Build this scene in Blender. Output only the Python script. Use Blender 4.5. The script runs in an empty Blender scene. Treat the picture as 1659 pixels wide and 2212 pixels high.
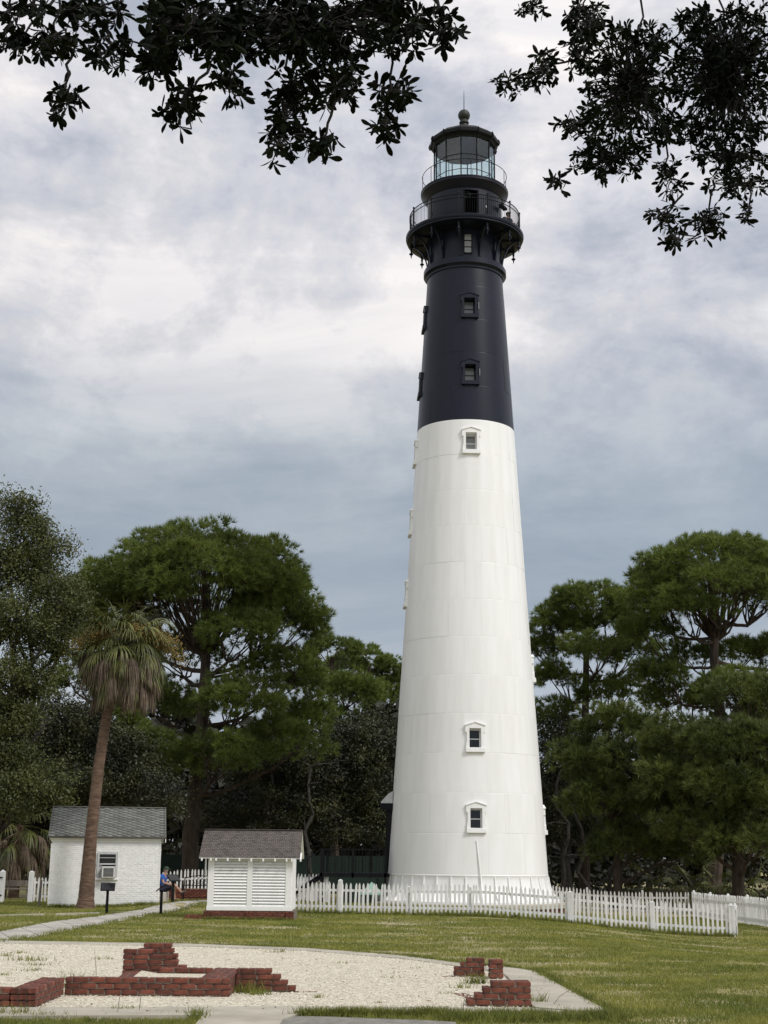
import bpy, bmesh, math, random
import numpy as np
from mathutils import Vector, Matrix
random.seed(7); RNG = np.random.default_rng(11)
R = math.radians
S = bpy.context.scene
COL = S.collection
# ------------------------------------------------------------------ camera
F_PX, PITCH, ROLL, EYE = 3068.0, R(13.6), R(0.52), 1.98     # measured on a 1659 x 2212 copy of the photo
cam = bpy.data.cameras.new('camera'); cam_o = bpy.data.objects.new('camera', cam); COL.objects.link(cam_o)
cam.sensor_fit = 'VERTICAL'; cam.sensor_height = 36; cam.sensor_width = 27; cam.lens = 36 * F_PX / 2212
cam.clip_start = 0.1; cam.clip_end = 3000
_rt, _up, _fw = Vector((1, 0, 0)), Vector((0, -math.sin(PITCH), math.cos(PITCH))), Vector((0, math.cos(PITCH), math.sin(PITCH)))
_r = _rt * math.cos(ROLL) + _up * math.sin(ROLL); _u = _up * math.cos(ROLL) - _rt * math.sin(ROLL)
cam_o.matrix_world = Matrix(((_r.x, _u.x, -_fw.x, 0), (_r.y, _u.y, -_fw.y, 0), (_r.z, _u.z, -_fw.z, EYE), (0, 0, 0, 1)))
S.camera = cam_o
def ray(x, y):
    u, v = x - 829.5, 1106 - y
    u0 = u * math.cos(ROLL) - v * math.sin(ROLL); v0 = u * math.sin(ROLL) + v * math.cos(ROLL)
    return (u0, F_PX * math.cos(PITCH) - v0 * math.sin(PITCH), F_PX * math.sin(PITCH) + v0 * math.cos(PITCH))
def at(x, y, Y):
    d = ray(x, y); t = Y / d[1]
    return Vector((d[0] * t, Y, EYE + d[2] * t))
def G(x, y, z=0.0):
    d = ray(x, y); t = (z - EYE) / d[2]
    return Vector((d[0] * t, d[1] * t, z))
# ------------------------------------------------------------------ world, sun, exposure
SUN_EL, SUN_AZ = 46.0, 128.0            # azimuth clockwise from +Y (the way the camera looks)
W = bpy.data.worlds.new('World'); S.world = W; W.use_nodes = True
def world_nodes():
    nt = W.node_tree; n = nt.nodes; l = nt.links; n.clear()
    out = n.new('ShaderNodeOutputWorld'); bg = n.new('ShaderNodeBackground'); bg.inputs[1].default_value = 0.1
    sky = n.new('ShaderNodeTexSky'); sky.sky_type = 'NISHITA'; sky.sun_disc = False
    sky.sun_elevation = R(SUN_EL); sky.sun_rotation = R(SUN_AZ)
    tc = n.new('ShaderNodeTexCoord')
    sep = n.new('ShaderNodeSeparateXYZ'); l.new(tc.outputs['Generated'], sep.inputs[0])
    def math_(op, a, b=None, c=None, clamp=False):
        m = n.new('ShaderNodeMath'); m.operation = op; m.use_clamp = clamp
        for i, v in enumerate((a, b, c)):
            if v is None: continue
            if isinstance(v, (int, float)): m.inputs[i].default_value = v
            else: l.new(v, m.inputs[i])
        return m.outputs[0]
    def noise(vec, scale, detail, rough, dist=0.0):
        t = n.new('ShaderNodeTexNoise'); t.inputs['Scale'].default_value = scale; t.inputs['Detail'].default_value = detail
        t.inputs['Roughness'].default_value = rough; t.inputs['Distortion'].default_value = dist
        l.new(vec, t.inputs['Vector']); return t.outputs['Fac']
    def mapping(scale, loc=(0, 0, 0)):
        m = n.new('ShaderNodeMapping'); m.inputs['Scale'].default_value = scale; m.inputs['Location'].default_value = loc
        l.new(tc.outputs['Generated'], m.inputs[0]); return m.outputs[0]
    def ramp(v, stops):
        r = n.new('ShaderNodeValToRGB'); e = r.color_ramp.elements
        while len(e) < len(stops): e.new(0.5)
        for k, (p, c) in enumerate(stops): e[k].position = p; e[k].color = (*c, 1)
        l.new(v, r.inputs[0]); return r.outputs[0]
    def mixc(f, a, b, mode='MIX'):
        m = n.new('ShaderNodeMix'); m.data_type = 'RGBA'; m.blend_type = mode
        for v, i in ((f, 0), (a, 6), (b, 7)):
            if isinstance(v, (int, float)): m.inputs[i].default_value = v
            elif isinstance(v, tuple): m.inputs[i].default_value = (*v, 1)
            else: l.new(v, m.inputs[i])
        return m.outputs[2]
    zc = math_('MAXIMUM', sep.outputs['Z'], 0.0)
    # a sheet of stratus: blue grey low down, paler overhead (values are radiance / 0.1)
    base = ramp(zc, [(0.0, (4.0, 4.3, 4.7)), (0.10, (3.7, 4.05, 4.5)), (0.19, (2.55, 2.95, 3.45)), (0.27, (3.05, 3.4, 3.85)), (0.35, (4.35, 4.45, 4.85)), (0.5, (4.9, 4.95, 5.35)), (1.0, (5.4, 5.45, 5.7))])
    lay = noise(mapping((1, 1, 4.5), (3.1, 0.4, 0.2)), 3.4, 6, 0.6, 0.6)         # long flat layers
    col = mixc(1.0, base, ramp(lay, [(0.34, (0.84, 0.87, 0.90)), (0.5, (1, 1, 1)), (0.66, (1.15, 1.13, 1.10))]), 'MULTIPLY')
    warp = n.new('ShaderNodeTexNoise'); warp.inputs['Scale'].default_value = 5; warp.inputs['Detail'].default_value = 4; l.new(tc.outputs['Generated'], warp.inputs['Vector'])
    wv = n.new('ShaderNodeVectorMath'); wv.operation = 'MULTIPLY_ADD'; l.new(warp.outputs['Color'], wv.inputs[0]); wv.inputs[1].default_value = (0.09, 0.09, 0.09); l.new(mapping((1, 1, 1.5), (0.35, 1.2, 2.62)), wv.inputs[2])
    puff = noise(wv.outputs[0], 4.2, 12, 0.6, 0.0)                             # broken cloud, grey bellies and creamy rims
    fine = noise(wv.outputs[0], 12.0, 10, 0.64, 0.0)
    pf = math_('MULTIPLY_ADD', fine, 0.36, math_('MULTIPLY', puff, 0.8))
    hi = ramp(zc, [(0.2, (.1, .1, .1)), (0.35, (1, 1, 1)), (1, (1, 1, 1))])
    puffc = ramp(pf, [(0.45, (0.66, 0.70, 0.76)), (0.515, (0.83, 0.85, 0.88)), (0.56, (1.0, 1.0, 1.0)), (0.61, (1.14, 1.11, 1.06)), (0.67, (1.40, 1.33, 1.23))])
    col = mixc(hi, col, mixc(1.0, col, puffc, 'MULTIPLY'))
    sd = n.new('ShaderNodeVectorMath'); sd.operation = 'DOT_PRODUCT'; l.new(tc.outputs['Generated'], sd.inputs[0]); sd.inputs[1].default_value = (math.sin(R(SUN_AZ)), math.cos(R(SUN_AZ)), 0)
    gl_ = math_('MULTIPLY_ADD', sd.outputs['Value'], 0.16, 1.08)      # thinner, brighter cloud towards the veiled sun
    gv = n.new('ShaderNodeCombineXYZ'); [l.new(gl_, gv.inputs[i]) for i in range(3)]; col = mixc(1.0, col, gv.outputs[0], 'MULTIPLY')
    cover = math_('MULTIPLY_ADD', noise(mapping((1, 1, 2.5), (5, 2, 1)), 2.0, 3, 0.5), 0.2, 0.86, True)
    col = mixc(cover, sky.outputs[0], col)
    l.new(col, bg.inputs[0]); l.new(bg.outputs[0], out.inputs[0])
world_nodes()
sun = bpy.data.lights.new('sun', 'SUN'); sun.energy = 1.5; sun.angle = R(14); sun.color = (1, 0.97, 0.93)
sun_o = bpy.data.objects.new('sun', sun); COL.objects.link(sun_o)
_sd = Vector((math.sin(R(SUN_AZ)) * math.cos(R(SUN_EL)), math.cos(R(SUN_AZ)) * math.cos(R(SUN_EL)), math.sin(R(SUN_EL))))
sun_o.rotation_euler = _sd.to_track_quat('Z', 'Y').to_euler()
vs = S.view_settings; vs.view_transform = 'Standard'; vs.look = 'None'; vs.exposure = 0.52; vs.gamma = 1; vs.use_curve_mapping = False
S.cycles.max_bounces = 6; S.cycles.diffuse_bounces = 3; S.cycles.transparent_max_bounces = 40

# ------------------------------------------------------------------ materials
MATS = {}
def mat(name, c1, c2=None, rough=0.7, scale=8.0, bump=0.0, bscale=None, detail=5, rnd=0.0, spec=0.5, stretch=(1, 1, 1), c3=None, w=(0.35, 0.65), coords='Object', metallic=0, transl=0.0):
    m = bpy.data.materials.new(name); m.use_nodes = True; nt = m.node_tree; n = nt.nodes; l = nt.links
    b = n['Principled BSDF']; b.inputs['Roughness'].default_value = rough; b.inputs['Specular IOR Level'].default_value = spec; b.inputs['Metallic'].default_value = metallic
    tc = n.new('ShaderNodeTexCoord'); mp = n.new('ShaderNodeMapping'); mp.inputs['Scale'].default_value = stretch
    if coords == 'World':
        g = n.new('ShaderNodeNewGeometry'); l.new(g.outputs['Position'], mp.inputs[0])
    else: l.new(tc.outputs[coords], mp.inputs[0])
    if c2 is None: c2 = c1
    t = n.new('ShaderNodeTexNoise'); t.inputs['Scale'].default_value = scale; t.inputs['Detail'].default_value = detail; t.inputs['Roughness'].default_value = 0.6
    l.new(mp.outputs[0], t.inputs['Vector'])
    r = n.new('ShaderNodeValToRGB'); r.color_ramp.elements[0].position = w[0]; r.color_ramp.elements[0].color = (*c1, 1)
    r.color_ramp.elements[1].position = w[1]; r.color_ramp.elements[1].color = (*c2, 1)
    if c3: e = r.color_ramp.elements.new(min(1, w[1] + 0.12)); e.color = (*c3, 1)
    l.new(t.outputs['Fac'], r.inputs[0]); colr = r.outputs[0]
    if rnd:
        oi = n.new('ShaderNodeObjectInfo'); mr = n.new('ShaderNodeMapRange'); mr.inputs[3].default_value = 1 - rnd; mr.inputs[4].default_value = 1 + rnd
        l.new(oi.outputs['Random'], mr.inputs[0]); hs = n.new('ShaderNodeHueSaturation'); l.new(mr.outputs[0], hs.inputs['Value']); l.new(colr, hs.inputs['Color'])
        colr = hs.outputs[0]
    l.new(colr, b.inputs['Base Color'])
    if bump:
        t2 = n.new('ShaderNodeTexNoise'); t2.inputs['Scale'].default_value = bscale or scale * 3; t2.inputs['Detail'].default_value = 6
        l.new(mp.outputs[0], t2.inputs['Vector']); bp = n.new('ShaderNodeBump'); bp.inputs['Strength'].default_value = 1.0; bp.inputs['Distance'].default_value = bump
        l.new(t2.outputs['Fac'], bp.inputs['Height']); l.new(bp.outputs[0], b.inputs['Normal'])
    if transl:
        tr = n.new('ShaderNodeBsdfTranslucent'); l.new(colr, tr.inputs[0]); mx = n.new('ShaderNodeMixShader'); mx.inputs[0].default_value = transl
        l.new(b.outputs[0], mx.inputs[1]); l.new(tr.outputs[0], mx.inputs[2]); l.new(mx.outputs[0], n['Material Output'].inputs[0])
    MATS[name] = m; return m
mat('white_iron', (0.79, 0.79, 0.77), (0.875, 0.875, 0.865), 0.42, 2.2, 0.003, 7, stretch=(1, 1, 0.1), rnd=0.008, w=(0.25, 0.6))
mat('black_iron', (0.006, 0.008, 0.018), (0.010, 0.012, 0.024), 0.34, 1.2, 0.003, 9, spec=0.26, stretch=(1, 1, 0.25), rnd=0.1)
mat('black_metal', (0.005, 0.0055, 0.007), (0.009, 0.0095, 0.011), 0.5, 6, spec=0.14)
mat('weathered_ball', (0.008, 0.010, 0.008), (0.026, 0.030, 0.020), 0.6, 3)
mat('pane_dark', (0.012, 0.013, 0.014), None, 0.06)
mat('pane_grey', (0.2, 0.21, 0.21), (0.26, 0.27, 0.27), 0.12, 2)  # grey stands in for sky reflected in the upper panes
mat('white_paint', (0.82, 0.82, 0.79), (0.88, 0.88, 0.86), 0.55, 5, 0.001, 30, rnd=0.03)
mat('fence_paint', (0.66, 0.66, 0.64), (0.86, 0.86, 0.85), 0.6, 3.5, 0.002, 40, rnd=0.07, stretch=(1, 1, 0.4))
mat('grey_fence', (0.42, 0.40, 0.38), (0.60, 0.58, 0.55), 0.7, 5, rnd=0.1)
mat('painted_brick', (0.78, 0.78, 0.75), (0.88, 0.88, 0.86), 0.6, 6, 0.006, 25)
mat('brick', (0.075, 0.022, 0.013), (0.180, 0.054, 0.032), 0.85, 7, 0.003, 45, rnd=0.32, c3=(0.24, 0.11, 0.075))
mat('mortar', (0.06, 0.05, 0.04), (0.24, 0.205, 0.16), 0.95, 12, 0.004)
mat('shingle_grey', (0.12, 0.125, 0.112), (0.185, 0.19, 0.17), 0.9, 22, 0.002, 90, rnd=0.22)
mat('shingle_brown', (0.060, 0.050, 0.044), (0.115, 0.098, 0.088), 0.9, 25, 0.002, 90, rnd=0.28)
mat('roof_board', (0.06, 0.055, 0.05), (0.09, 0.08, 0.07), 0.9, 10)
mat('concrete', (0.34, 0.315, 0.25), (0.47, 0.435, 0.355), 0.9, 1.4, 0.004, 60, coords='World', c3=(0.56, 0.53, 0.46))
mat('path_concrete', (0.33, 0.31, 0.27), (0.48, 0.45, 0.40), 0.9, 1.1, 0.004, 50, coords='World')
mat('asphalt', (0.17, 0.16, 0.14), (0.27, 0.255, 0.225), 0.95, 6, 0.006, 80, coords='World')
mat('gravel', (0.24, 0.20, 0.14), (0.66, 0.60, 0.47), 0.95, 26, 0.03, 24, coords='World', w=(0.36, 0.52), c3=(0.78, 0.73, 0.61), detail=8)
mat('pebble', (0.40, 0.35, 0.27), (0.78, 0.73, 0.61), 0.9, 9, coords='World', w=(0.3, 0.62))
mat('bark_pine', (0.030, 0.022, 0.017), (0.080, 0.056, 0.042), 0.95, 5, 0.03, 9, stretch=(1, 1, 0.3), coords='World')
mat('bark_oak', (0.020, 0.018, 0.015), (0.060, 0.054, 0.045), 0.95, 6, 0.02, 14, coords='World', c3=(0.12, 0.115, 0.105))  # bark kept extra dark to carry the woodland shade
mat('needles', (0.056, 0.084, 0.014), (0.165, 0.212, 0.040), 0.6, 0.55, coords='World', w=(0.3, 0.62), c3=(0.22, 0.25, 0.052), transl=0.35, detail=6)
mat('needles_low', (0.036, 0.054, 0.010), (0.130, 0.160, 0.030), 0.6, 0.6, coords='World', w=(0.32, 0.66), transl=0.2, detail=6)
mat('oak_leaf', (0.032, 0.042, 0.010), (0.115, 0.128, 0.034), 0.55, 0.9, coords='World', w=(0.32, 0.66), c3=(0.13, 0.13, 0.05), transl=0.2, detail=6)
mat('near_leaf', (0.004, 0.007, 0.003), (0.013, 0.020, 0.006), 0.6, 3, spec=0.07, rnd=0.3, coords='World')  # near black: the colour carries the shade on leaf undersides
mat('oak_shade', (0.010, 0.013, 0.004), (0.068, 0.074, 0.018), 0.6, 0.7, coords='World', w=(0.4, 0.7), detail=7)  # darker oak leaf, understorey shade put into its colour
mat('shade_leaf', (0.005, 0.006, 0.002), (0.020, 0.022, 0.006), 0.6, 0.9, coords='World', w=(0.32, 0.66))  # darkest leaf copy, deep woodland shade painted in
mat('twig', (0.010, 0.009, 0.008), (0.022, 0.019, 0.017), 0.9, 10)
mat('palm_trunk', (0.07, 0.040, 0.026), (0.17, 0.11, 0.075), 0.95, 3.5, 0.012, 30, stretch=(1, 1, 4))
mat('frond_green', (0.045, 0.060, 0.012), (0.17, 0.18, 0.050), 0.55, 2.2, rnd=0.25, coords='World', transl=0.15)
mat('frond_dead', (0.075, 0.052, 0.036), (0.22, 0.165, 0.12), 0.85, 2.5, rnd=0.3, coords='World', transl=0.1)
mat('palm_flower', (0.12, 0.085, 0.02), (0.26, 0.19, 0.055), 0.85, 6, coords='World')
mat('grass_blade', (0.110, 0.150, 0.022), (0.305, 0.305, 0.066), 0.7, 0.7, coords='World', w=(0.3, 0.66), c3=(0.42, 0.36, 0.14), transl=0.35, detail=8)
mat('weed_blade', (0.10, 0.125, 0.02), (0.25, 0.26, 0.05), 0.7, 4, coords='World', transl=0.3)
mat('green_screen', (0.0015, 0.011, 0.007), (0.002, 0.017, 0.011), 0.8, 4)  # dark green, lowered further to stand in for tree shade
mat('skin', (0.36, 0.20, 0.14), (0.42, 0.25, 0.18), 0.55, 20)
mat('blue_cloth', (0.012, 0.075, 0.32), (0.02, 0.11, 0.42), 0.8, 12)
mat('navy_cloth', (0.012, 0.015, 0.03), (0.02, 0.022, 0.045), 0.85, 12)
mat('grey_hair', (0.3, 0.29, 0.27), (0.42, 0.4, 0.38), 0.8, 30)
mat('cap_green', (0.02, 0.035, 0.022), (0.03, 0.05, 0.03), 0.8, 10)
mat('shoe', (0.05, 0.042, 0.038), (0.08, 0.07, 0.06), 0.7, 10)
mat('shoe_sole', (0.6, 0.58, 0.54), None, 0.7)
mat('dark_cloth', (0.02, 0.024, 0.03), (0.04, 0.05, 0.06), 0.85, 9)
mat('aluminium', (0.45, 0.46, 0.46), (0.55, 0.56, 0.56), 0.45, 6)
mat('ac_plastic', (0.55, 0.55, 0.52), (0.66, 0.66, 0.63), 0.5, 6)
mat('old_wood', (0.12, 0.10, 0.08), (0.24, 0.21, 0.17), 0.9, 4, stretch=(4, 4, 0.6))
mat('pale_green', (0.22, 0.34, 0.29), (0.28, 0.40, 0.35), 0.7, 5)
mat('lens_glass', (0.25, 0.3, 0.28), None, 0.1)
def lantern_glass():
    m = bpy.data.materials.new('lantern_glass'); m.use_nodes = True; n = m.node_tree.nodes; l = m.node_tree.links; n.clear()
    o = n.new('ShaderNodeOutputMaterial'); tr = n.new('ShaderNodeBsdfTransparent'); tr.inputs[0].default_value = (0.90, 0.96, 0.97, 1)
    gl = n.new('ShaderNodeBsdfGlossy'); gl.inputs[1].default_value = 0.03; lw = n.new('ShaderNodeLayerWeight'); lw.inputs[0].default_value = 0.12
    mx = n.new('ShaderNodeMixShader'); mm = n.new('ShaderNodeMath'); mm.operation = 'MULTIPLY_ADD'; mm.inputs[1].default_value = 0.3; mm.inputs[2].default_value = 0.06; l.new(lw.outputs['Fresnel'], mm.inputs[0]); l.new(mm.outputs[0], mx.inputs[0]); l.new(tr.outputs[0], mx.inputs[1]); l.new(gl.outputs[0], mx.inputs[2]); l.new(mx.outputs[0], o.inputs[0])
    MATS['lantern_glass'] = m
lantern_glass()
def lawn_material():
    m = mat('lawn', (0.155, 0.145, 0.040), (0.31, 0.265, 0.11), 0.95, 0.9, 0.03, 25, coords='World', w=(0.3, 0.68), detail=9)
    nt = m.node_tree; n = nt.nodes; l = nt.links; b = n['Principled BSDF']; src = b.inputs['Base Color'].links[0].from_socket
    g = n.new('ShaderNodeNewGeometry'); mp = n.new('ShaderNodeMapping'); mp.inputs['Scale'].default_value = (0.5, 1.0, 1); l.new(g.outputs['Position'], mp.inputs[0])
    t = n.new('ShaderNodeTexNoise'); t.inputs['Scale'].default_value = 0.55; t.inputs['Detail'].default_value = 8; t.inputs['Roughness'].default_value = 0.7; l.new(mp.outputs[0], t.inputs['Vector'])
    r = n.new('ShaderNodeValToRGB'); r.color_ramp.elements[0].position = 0.53; r.color_ramp.elements[1].position = 0.62; l.new(t.outputs['Fac'], r.inputs[0])
    mx = n.new('ShaderNodeMix'); mx.data_type = 'RGBA'; l.new(r.outputs[0], mx.inputs[0]); l.new(src, mx.inputs[6]); mx.inputs[7].default_value = (0.48, 0.41, 0.29, 1)
    l.new(mx.outputs[2], b.inputs['Base Color'])
lawn_material()

# ------------------------------------------------------------------ helpers
def mesh_obj(name, me, m=None, parent=None, loc=(0, 0, 0), rot=(0, 0, 0), scale=None):
    o = bpy.data.objects.new(name, me); COL.objects.link(o)
    o.location = loc; o.rotation_euler = rot
    if scale: o.scale = scale
    if parent: o.parent = parent
    if m and not me.materials: me.materials.append(MATS[m])
    return o
def empty(name, loc=(0, 0, 0), rz=0.0):
    o = bpy.data.objects.new(name, None); COL.objects.link(o); o.location = loc; o.rotation_euler = (0, 0, rz); o.empty_display_size = 0.2
    return o
def tag(o, label=None, cat=None, group=None, kind=None):
    if label: o['label'] = label
    if cat: o['category'] = cat
    if group: o['group'] = group
    if kind: o['kind'] = kind
    return o
class MB:
    def __init__(s): s.v = []; s.f = []
    def add(s, v, f):
        k = len(s.v); s.v += [tuple(p) for p in v]; s.f += [tuple(i + k for i in q) for q in f]; return s
    def box(s, x0, x1, y0, y1, z0, z1):
        return s.add([(x0, y0, z0), (x1, y0, z0), (x1, y1, z0), (x0, y1, z0), (x0, y0, z1), (x1, y0, z1), (x1, y1, z1), (x0, y1, z1)],
                     [(0, 3, 2, 1), (4, 5, 6, 7), (0, 1, 5, 4), (1, 2, 6, 5), (2, 3, 7, 6), (3, 0, 4, 7)])
    def cbox(s, x0, x1, y0, y1, z0, z1, c=0.006):     # chamfered box
        vs = []; idx = {}
        X, Y, Z = (x0, x1), (y0, y1), (z0, z1)
        for i in (0, 1):
            for j in (0, 1):
                for k in (0, 1):
                    sx, sy, sz = (1 - 2 * i) * c, (1 - 2 * j) * c, (1 - 2 * k) * c
                    p = (X[i], Y[j], Z[k])
                    for a, q in enumerate(((p[0], p[1] + sy, p[2] + sz), (p[0] + sx, p[1], p[2] + sz), (p[0] + sx, p[1] + sy, p[2]))):
                        idx[i, j, k, a] = len(vs); vs.append(q)
        I = idx; fs = []
        for i in (0, 1): fs.append((I[i, 0, 0, 0], I[i, 0, 1, 0], I[i, 1, 1, 0], I[i, 1, 0, 0]))
        for j in (0, 1): fs.append((I[0, j, 0, 1], I[1, j, 0, 1], I[1, j, 1, 1], I[0, j, 1, 1]))
        for k in (0, 1): fs.append((I[0, 0, k, 2], I[1, 0, k, 2], I[1, 1, k, 2], I[0, 1, k, 2]))
        for i in (0, 1):
            for j in (0, 1): fs.append((I[i, j, 0, 0], I[i, j, 1, 0], I[i, j, 1, 1], I[i, j, 0, 1]))
            for k in (0, 1): fs.append((I[i, 0, k, 0], I[i, 1, k, 0], I[i, 1, k, 2], I[i, 0, k, 2]))
        for j in (0, 1):
            for k in (0, 1): fs.append((I[0, j, k, 1], I[1, j, k, 1], I[1, j, k, 2], I[0, j, k, 2]))
        for i in (0, 1):
            for j in (0, 1):
                for k in (0, 1): fs.append((I[i, j, k, 0], I[i, j, k, 1], I[i, j, k, 2]))
        return s.add(vs, fs)
    def prism(s, poly, axis, a, b):     # poly in the other two axes (order xy, xz or yz), extruded along axis
        def P(p, t): return {'x': (t, p[0], p[1]), 'y': (p[0], t, p[1]), 'z': (p[0], p[1], t)}[axis]
        n = len(poly)
        return s.add([P(p, a) for p in poly] + [P(p, b) for p in poly], [tuple(range(n))[::-1], tuple(range(n, 2 * n))] + [(i, (i + 1) % n, n + (i + 1) % n, n + i) for i in range(n)])
    def tube(s, pts, rad, n=8, caps=True):
        pts = [Vector(p) for p in pts]; m = len(pts)
        if not hasattr(rad, '__len__'): rad = [rad] * m
        vs = []; ref = None
        for i, p in enumerate(pts):
            t = (pts[min(i + 1, m - 1)] - pts[max(i - 1, 0)])
            t = t.normalized() if t.length > 1e-9 else Vector((0, 0, 1))
            if ref is None: ref = Vector((1, 0, 0)) if abs(t.x) < 0.8 else Vector((0, 1, 0))
            u = (ref - t * ref.dot(t)); u = u.normalized() if u.length > 1e-6 else t.orthogonal().normalized()
            w = t.cross(u); ref = u
            for k in range(n):
                a = 2 * math.pi * k / n; vs.append(p + (u * math.cos(a) + w * math.sin(a)) * rad[i])
        fs = [(i * n + k, i * n + (k + 1) % n, (i + 1) * n + (k + 1) % n, (i + 1) * n + k) for i in range(m - 1) for k in range(n)]
        if caps: fs += [tuple(range(n))[::-1], tuple(range((m - 1) * n, m * n))]
        return s.add(vs, fs)
    def lathe(s, prof, n=48, a0=0.0, close=False, arc=2 * math.pi):
        full = abs(arc - 2 * math.pi) < 1e-6; cols = n if full else n + 1
        vs = [(r * math.sin(a0 + arc * k / n), -r * math.cos(a0 + arc * k / n), z) for (r, z) in prof for k in range(cols)]
        m = len(prof); fs = []
        for i in range(m - 1):
            for k in range(n):
                k2 = (k + 1) % cols
                fs.append((i * cols + k, i * cols + k2, (i + 1) * cols + k2, (i + 1) * cols + k))
        if close: fs += [tuple(range(cols))[::-1], tuple(range((m - 1) * cols, m * cols))]
        return s.add(vs, fs)
    def mesh(s, name, smooth=False, angle=None):
        me = bpy.data.meshes.new(name); me.from_pydata(s.v, [], s.f); me.update()
        if smooth:
            me.polygons.foreach_set('use_smooth', [True] * len(me.polygons))
            if angle: me.set_sharp_from_angle(angle=R(angle))
        return me
    def build(s, name, m, parent=None, loc=(0, 0, 0), rot=(0, 0, 0), smooth=False, angle=35):
        return mesh_obj(name, s.mesh(name, smooth, angle), m, parent, loc, rot)
def np_mesh(name, V, Fc):
    """V (n,3), Fc (m,k) faces of k corners"""
    me = bpy.data.meshes.new(name); V = np.ascontiguousarray(V, np.float32); Fc = np.ascontiguousarray(Fc, np.int32); m, k = Fc.shape
    me.vertices.add(len(V)); me.vertices.foreach_set('co', V.ravel()); me.loops.add(m * k); me.loops.foreach_set('vertex_index', Fc.ravel())
    me.polygons.add(m); me.polygons.foreach_set('loop_start', np.arange(0, m * k, k, dtype=np.int32)); me.update(calc_edges=True); return me
def pip(px, py, poly):
    ins = np.zeros(len(px), bool); n = len(poly)
    for i in range(n):
        x0, y0 = poly[i][0], poly[i][1]; x1, y1 = poly[(i + 1) % n][0], poly[(i + 1) % n][1]
        c = ((y0 > py) != (y1 > py)) & (px < (x1 - x0) * (py - y0) / ((y1 - y0) if y1 != y0 else 1e-9) + x0); ins ^= c
    return ins
def unit(v): return v / np.maximum(np.linalg.norm(v, axis=-1, keepdims=True), 1e-9)
def sm(a, b, x): t = np.clip((x - a) / (b - a), 0, 1); return t * t * (3 - 2 * t)
def ground_z(x, y):
    x = np.asarray(x, float); y = np.asarray(y, float)
    z = -0.5 * sm(3.0, 11.0, x) * sm(26, 42, y) + 0.14 * sm(-10.2, -8.6, x) * sm(-5.5, -7.5, x) * sm(51.5, 56, y) * sm(75, 66, y)
    return z + 0.02 * np.sin(x * 0.9 + 1) * np.sin(y * 0.7) * sm(24, 30, y)
gz = lambda x, y: float(ground_z(x, y))
# ================================================================== THE SETTING
xs = np.unique(np.concatenate([np.linspace(-900, -40, 18), np.linspace(-40, 40, 161), np.linspace(40, 900, 18)]))
ys = np.unique(np.concatenate([np.linspace(-300, 8, 12), np.linspace(8, 90, 165), np.linspace(90, 1500, 18)]))
XX, YY = np.meshgrid(xs, ys, indexing='ij'); ZZ = ground_z(XX, YY)
ii = (np.arange(len(xs) - 1)[:, None] * len(ys) + np.arange(len(ys) - 1)[None, :]).ravel()
lawn = mesh_obj('ground', np_mesh('ground', np.stack([XX.ravel(), YY.ravel(), ZZ.ravel()], 1), np.stack([ii, ii + len(ys), ii + len(ys) + 1, ii + 1], 1)), 'lawn')
lawn.data.polygons.foreach_set('use_smooth', [True] * len(lawn.data.polygons)); tag(lawn, kind='structure')

def slab(name, pts, z0, z1, m, kind='structure', parent=None):
    bm = bmesh.new(); top = [bm.verts.new((p[0], p[1], z1)) for p in pts]; f = bm.faces.new(top)
    if f.normal.z < 0 or True:
        bm.normal_update()
        if f.normal.z < 0: f.normal_flip()
    bmesh.ops.triangulate(bm, faces=[f])
    n = len(pts); bot = [bm.verts.new((p[0], p[1], z0)) for p in pts]
    for i in range(n): bm.faces.new((top[i], top[(i + 1) % n], bot[(i + 1) % n], bot[i]))
    bmesh.ops.recalc_face_normals(bm, faces=bm.faces); me = bpy.data.meshes.new(name); bm.to_mesh(me); bm.free()
    o = mesh_obj(name, me, m, parent)
    if kind: tag(o, kind=kind)
    return o
def gp(*pts): return [G(x, y) for x, y in pts]
# gravel pad with its concrete surround
BACK = [(-120, 2037), (0, 2041), (200, 2044), (400, 2047), (665, 2057), (869, 2074), (965, 2087), (1050, 2100)]
gravel_poly = gp(*BACK, (1088, 2108), (1120, 2140), (1150, 2180), (1158, 2185), (700, 2181), (300, 2182), (-120, 2183))
slab('gravel_pad', gravel_poly, -0.05, 0.022, 'gravel')
rim_out = [(-120, 2031), (0, 2035), (200, 2038), (400, 2041.5), (665, 2051.5), (869, 2067.5), (965, 2080), (1050, 2091)]
slab('concrete_kerb', gp(*rim_out) + gp(*BACK[::-1]), -0.06, 0.035, 'concrete')
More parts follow.
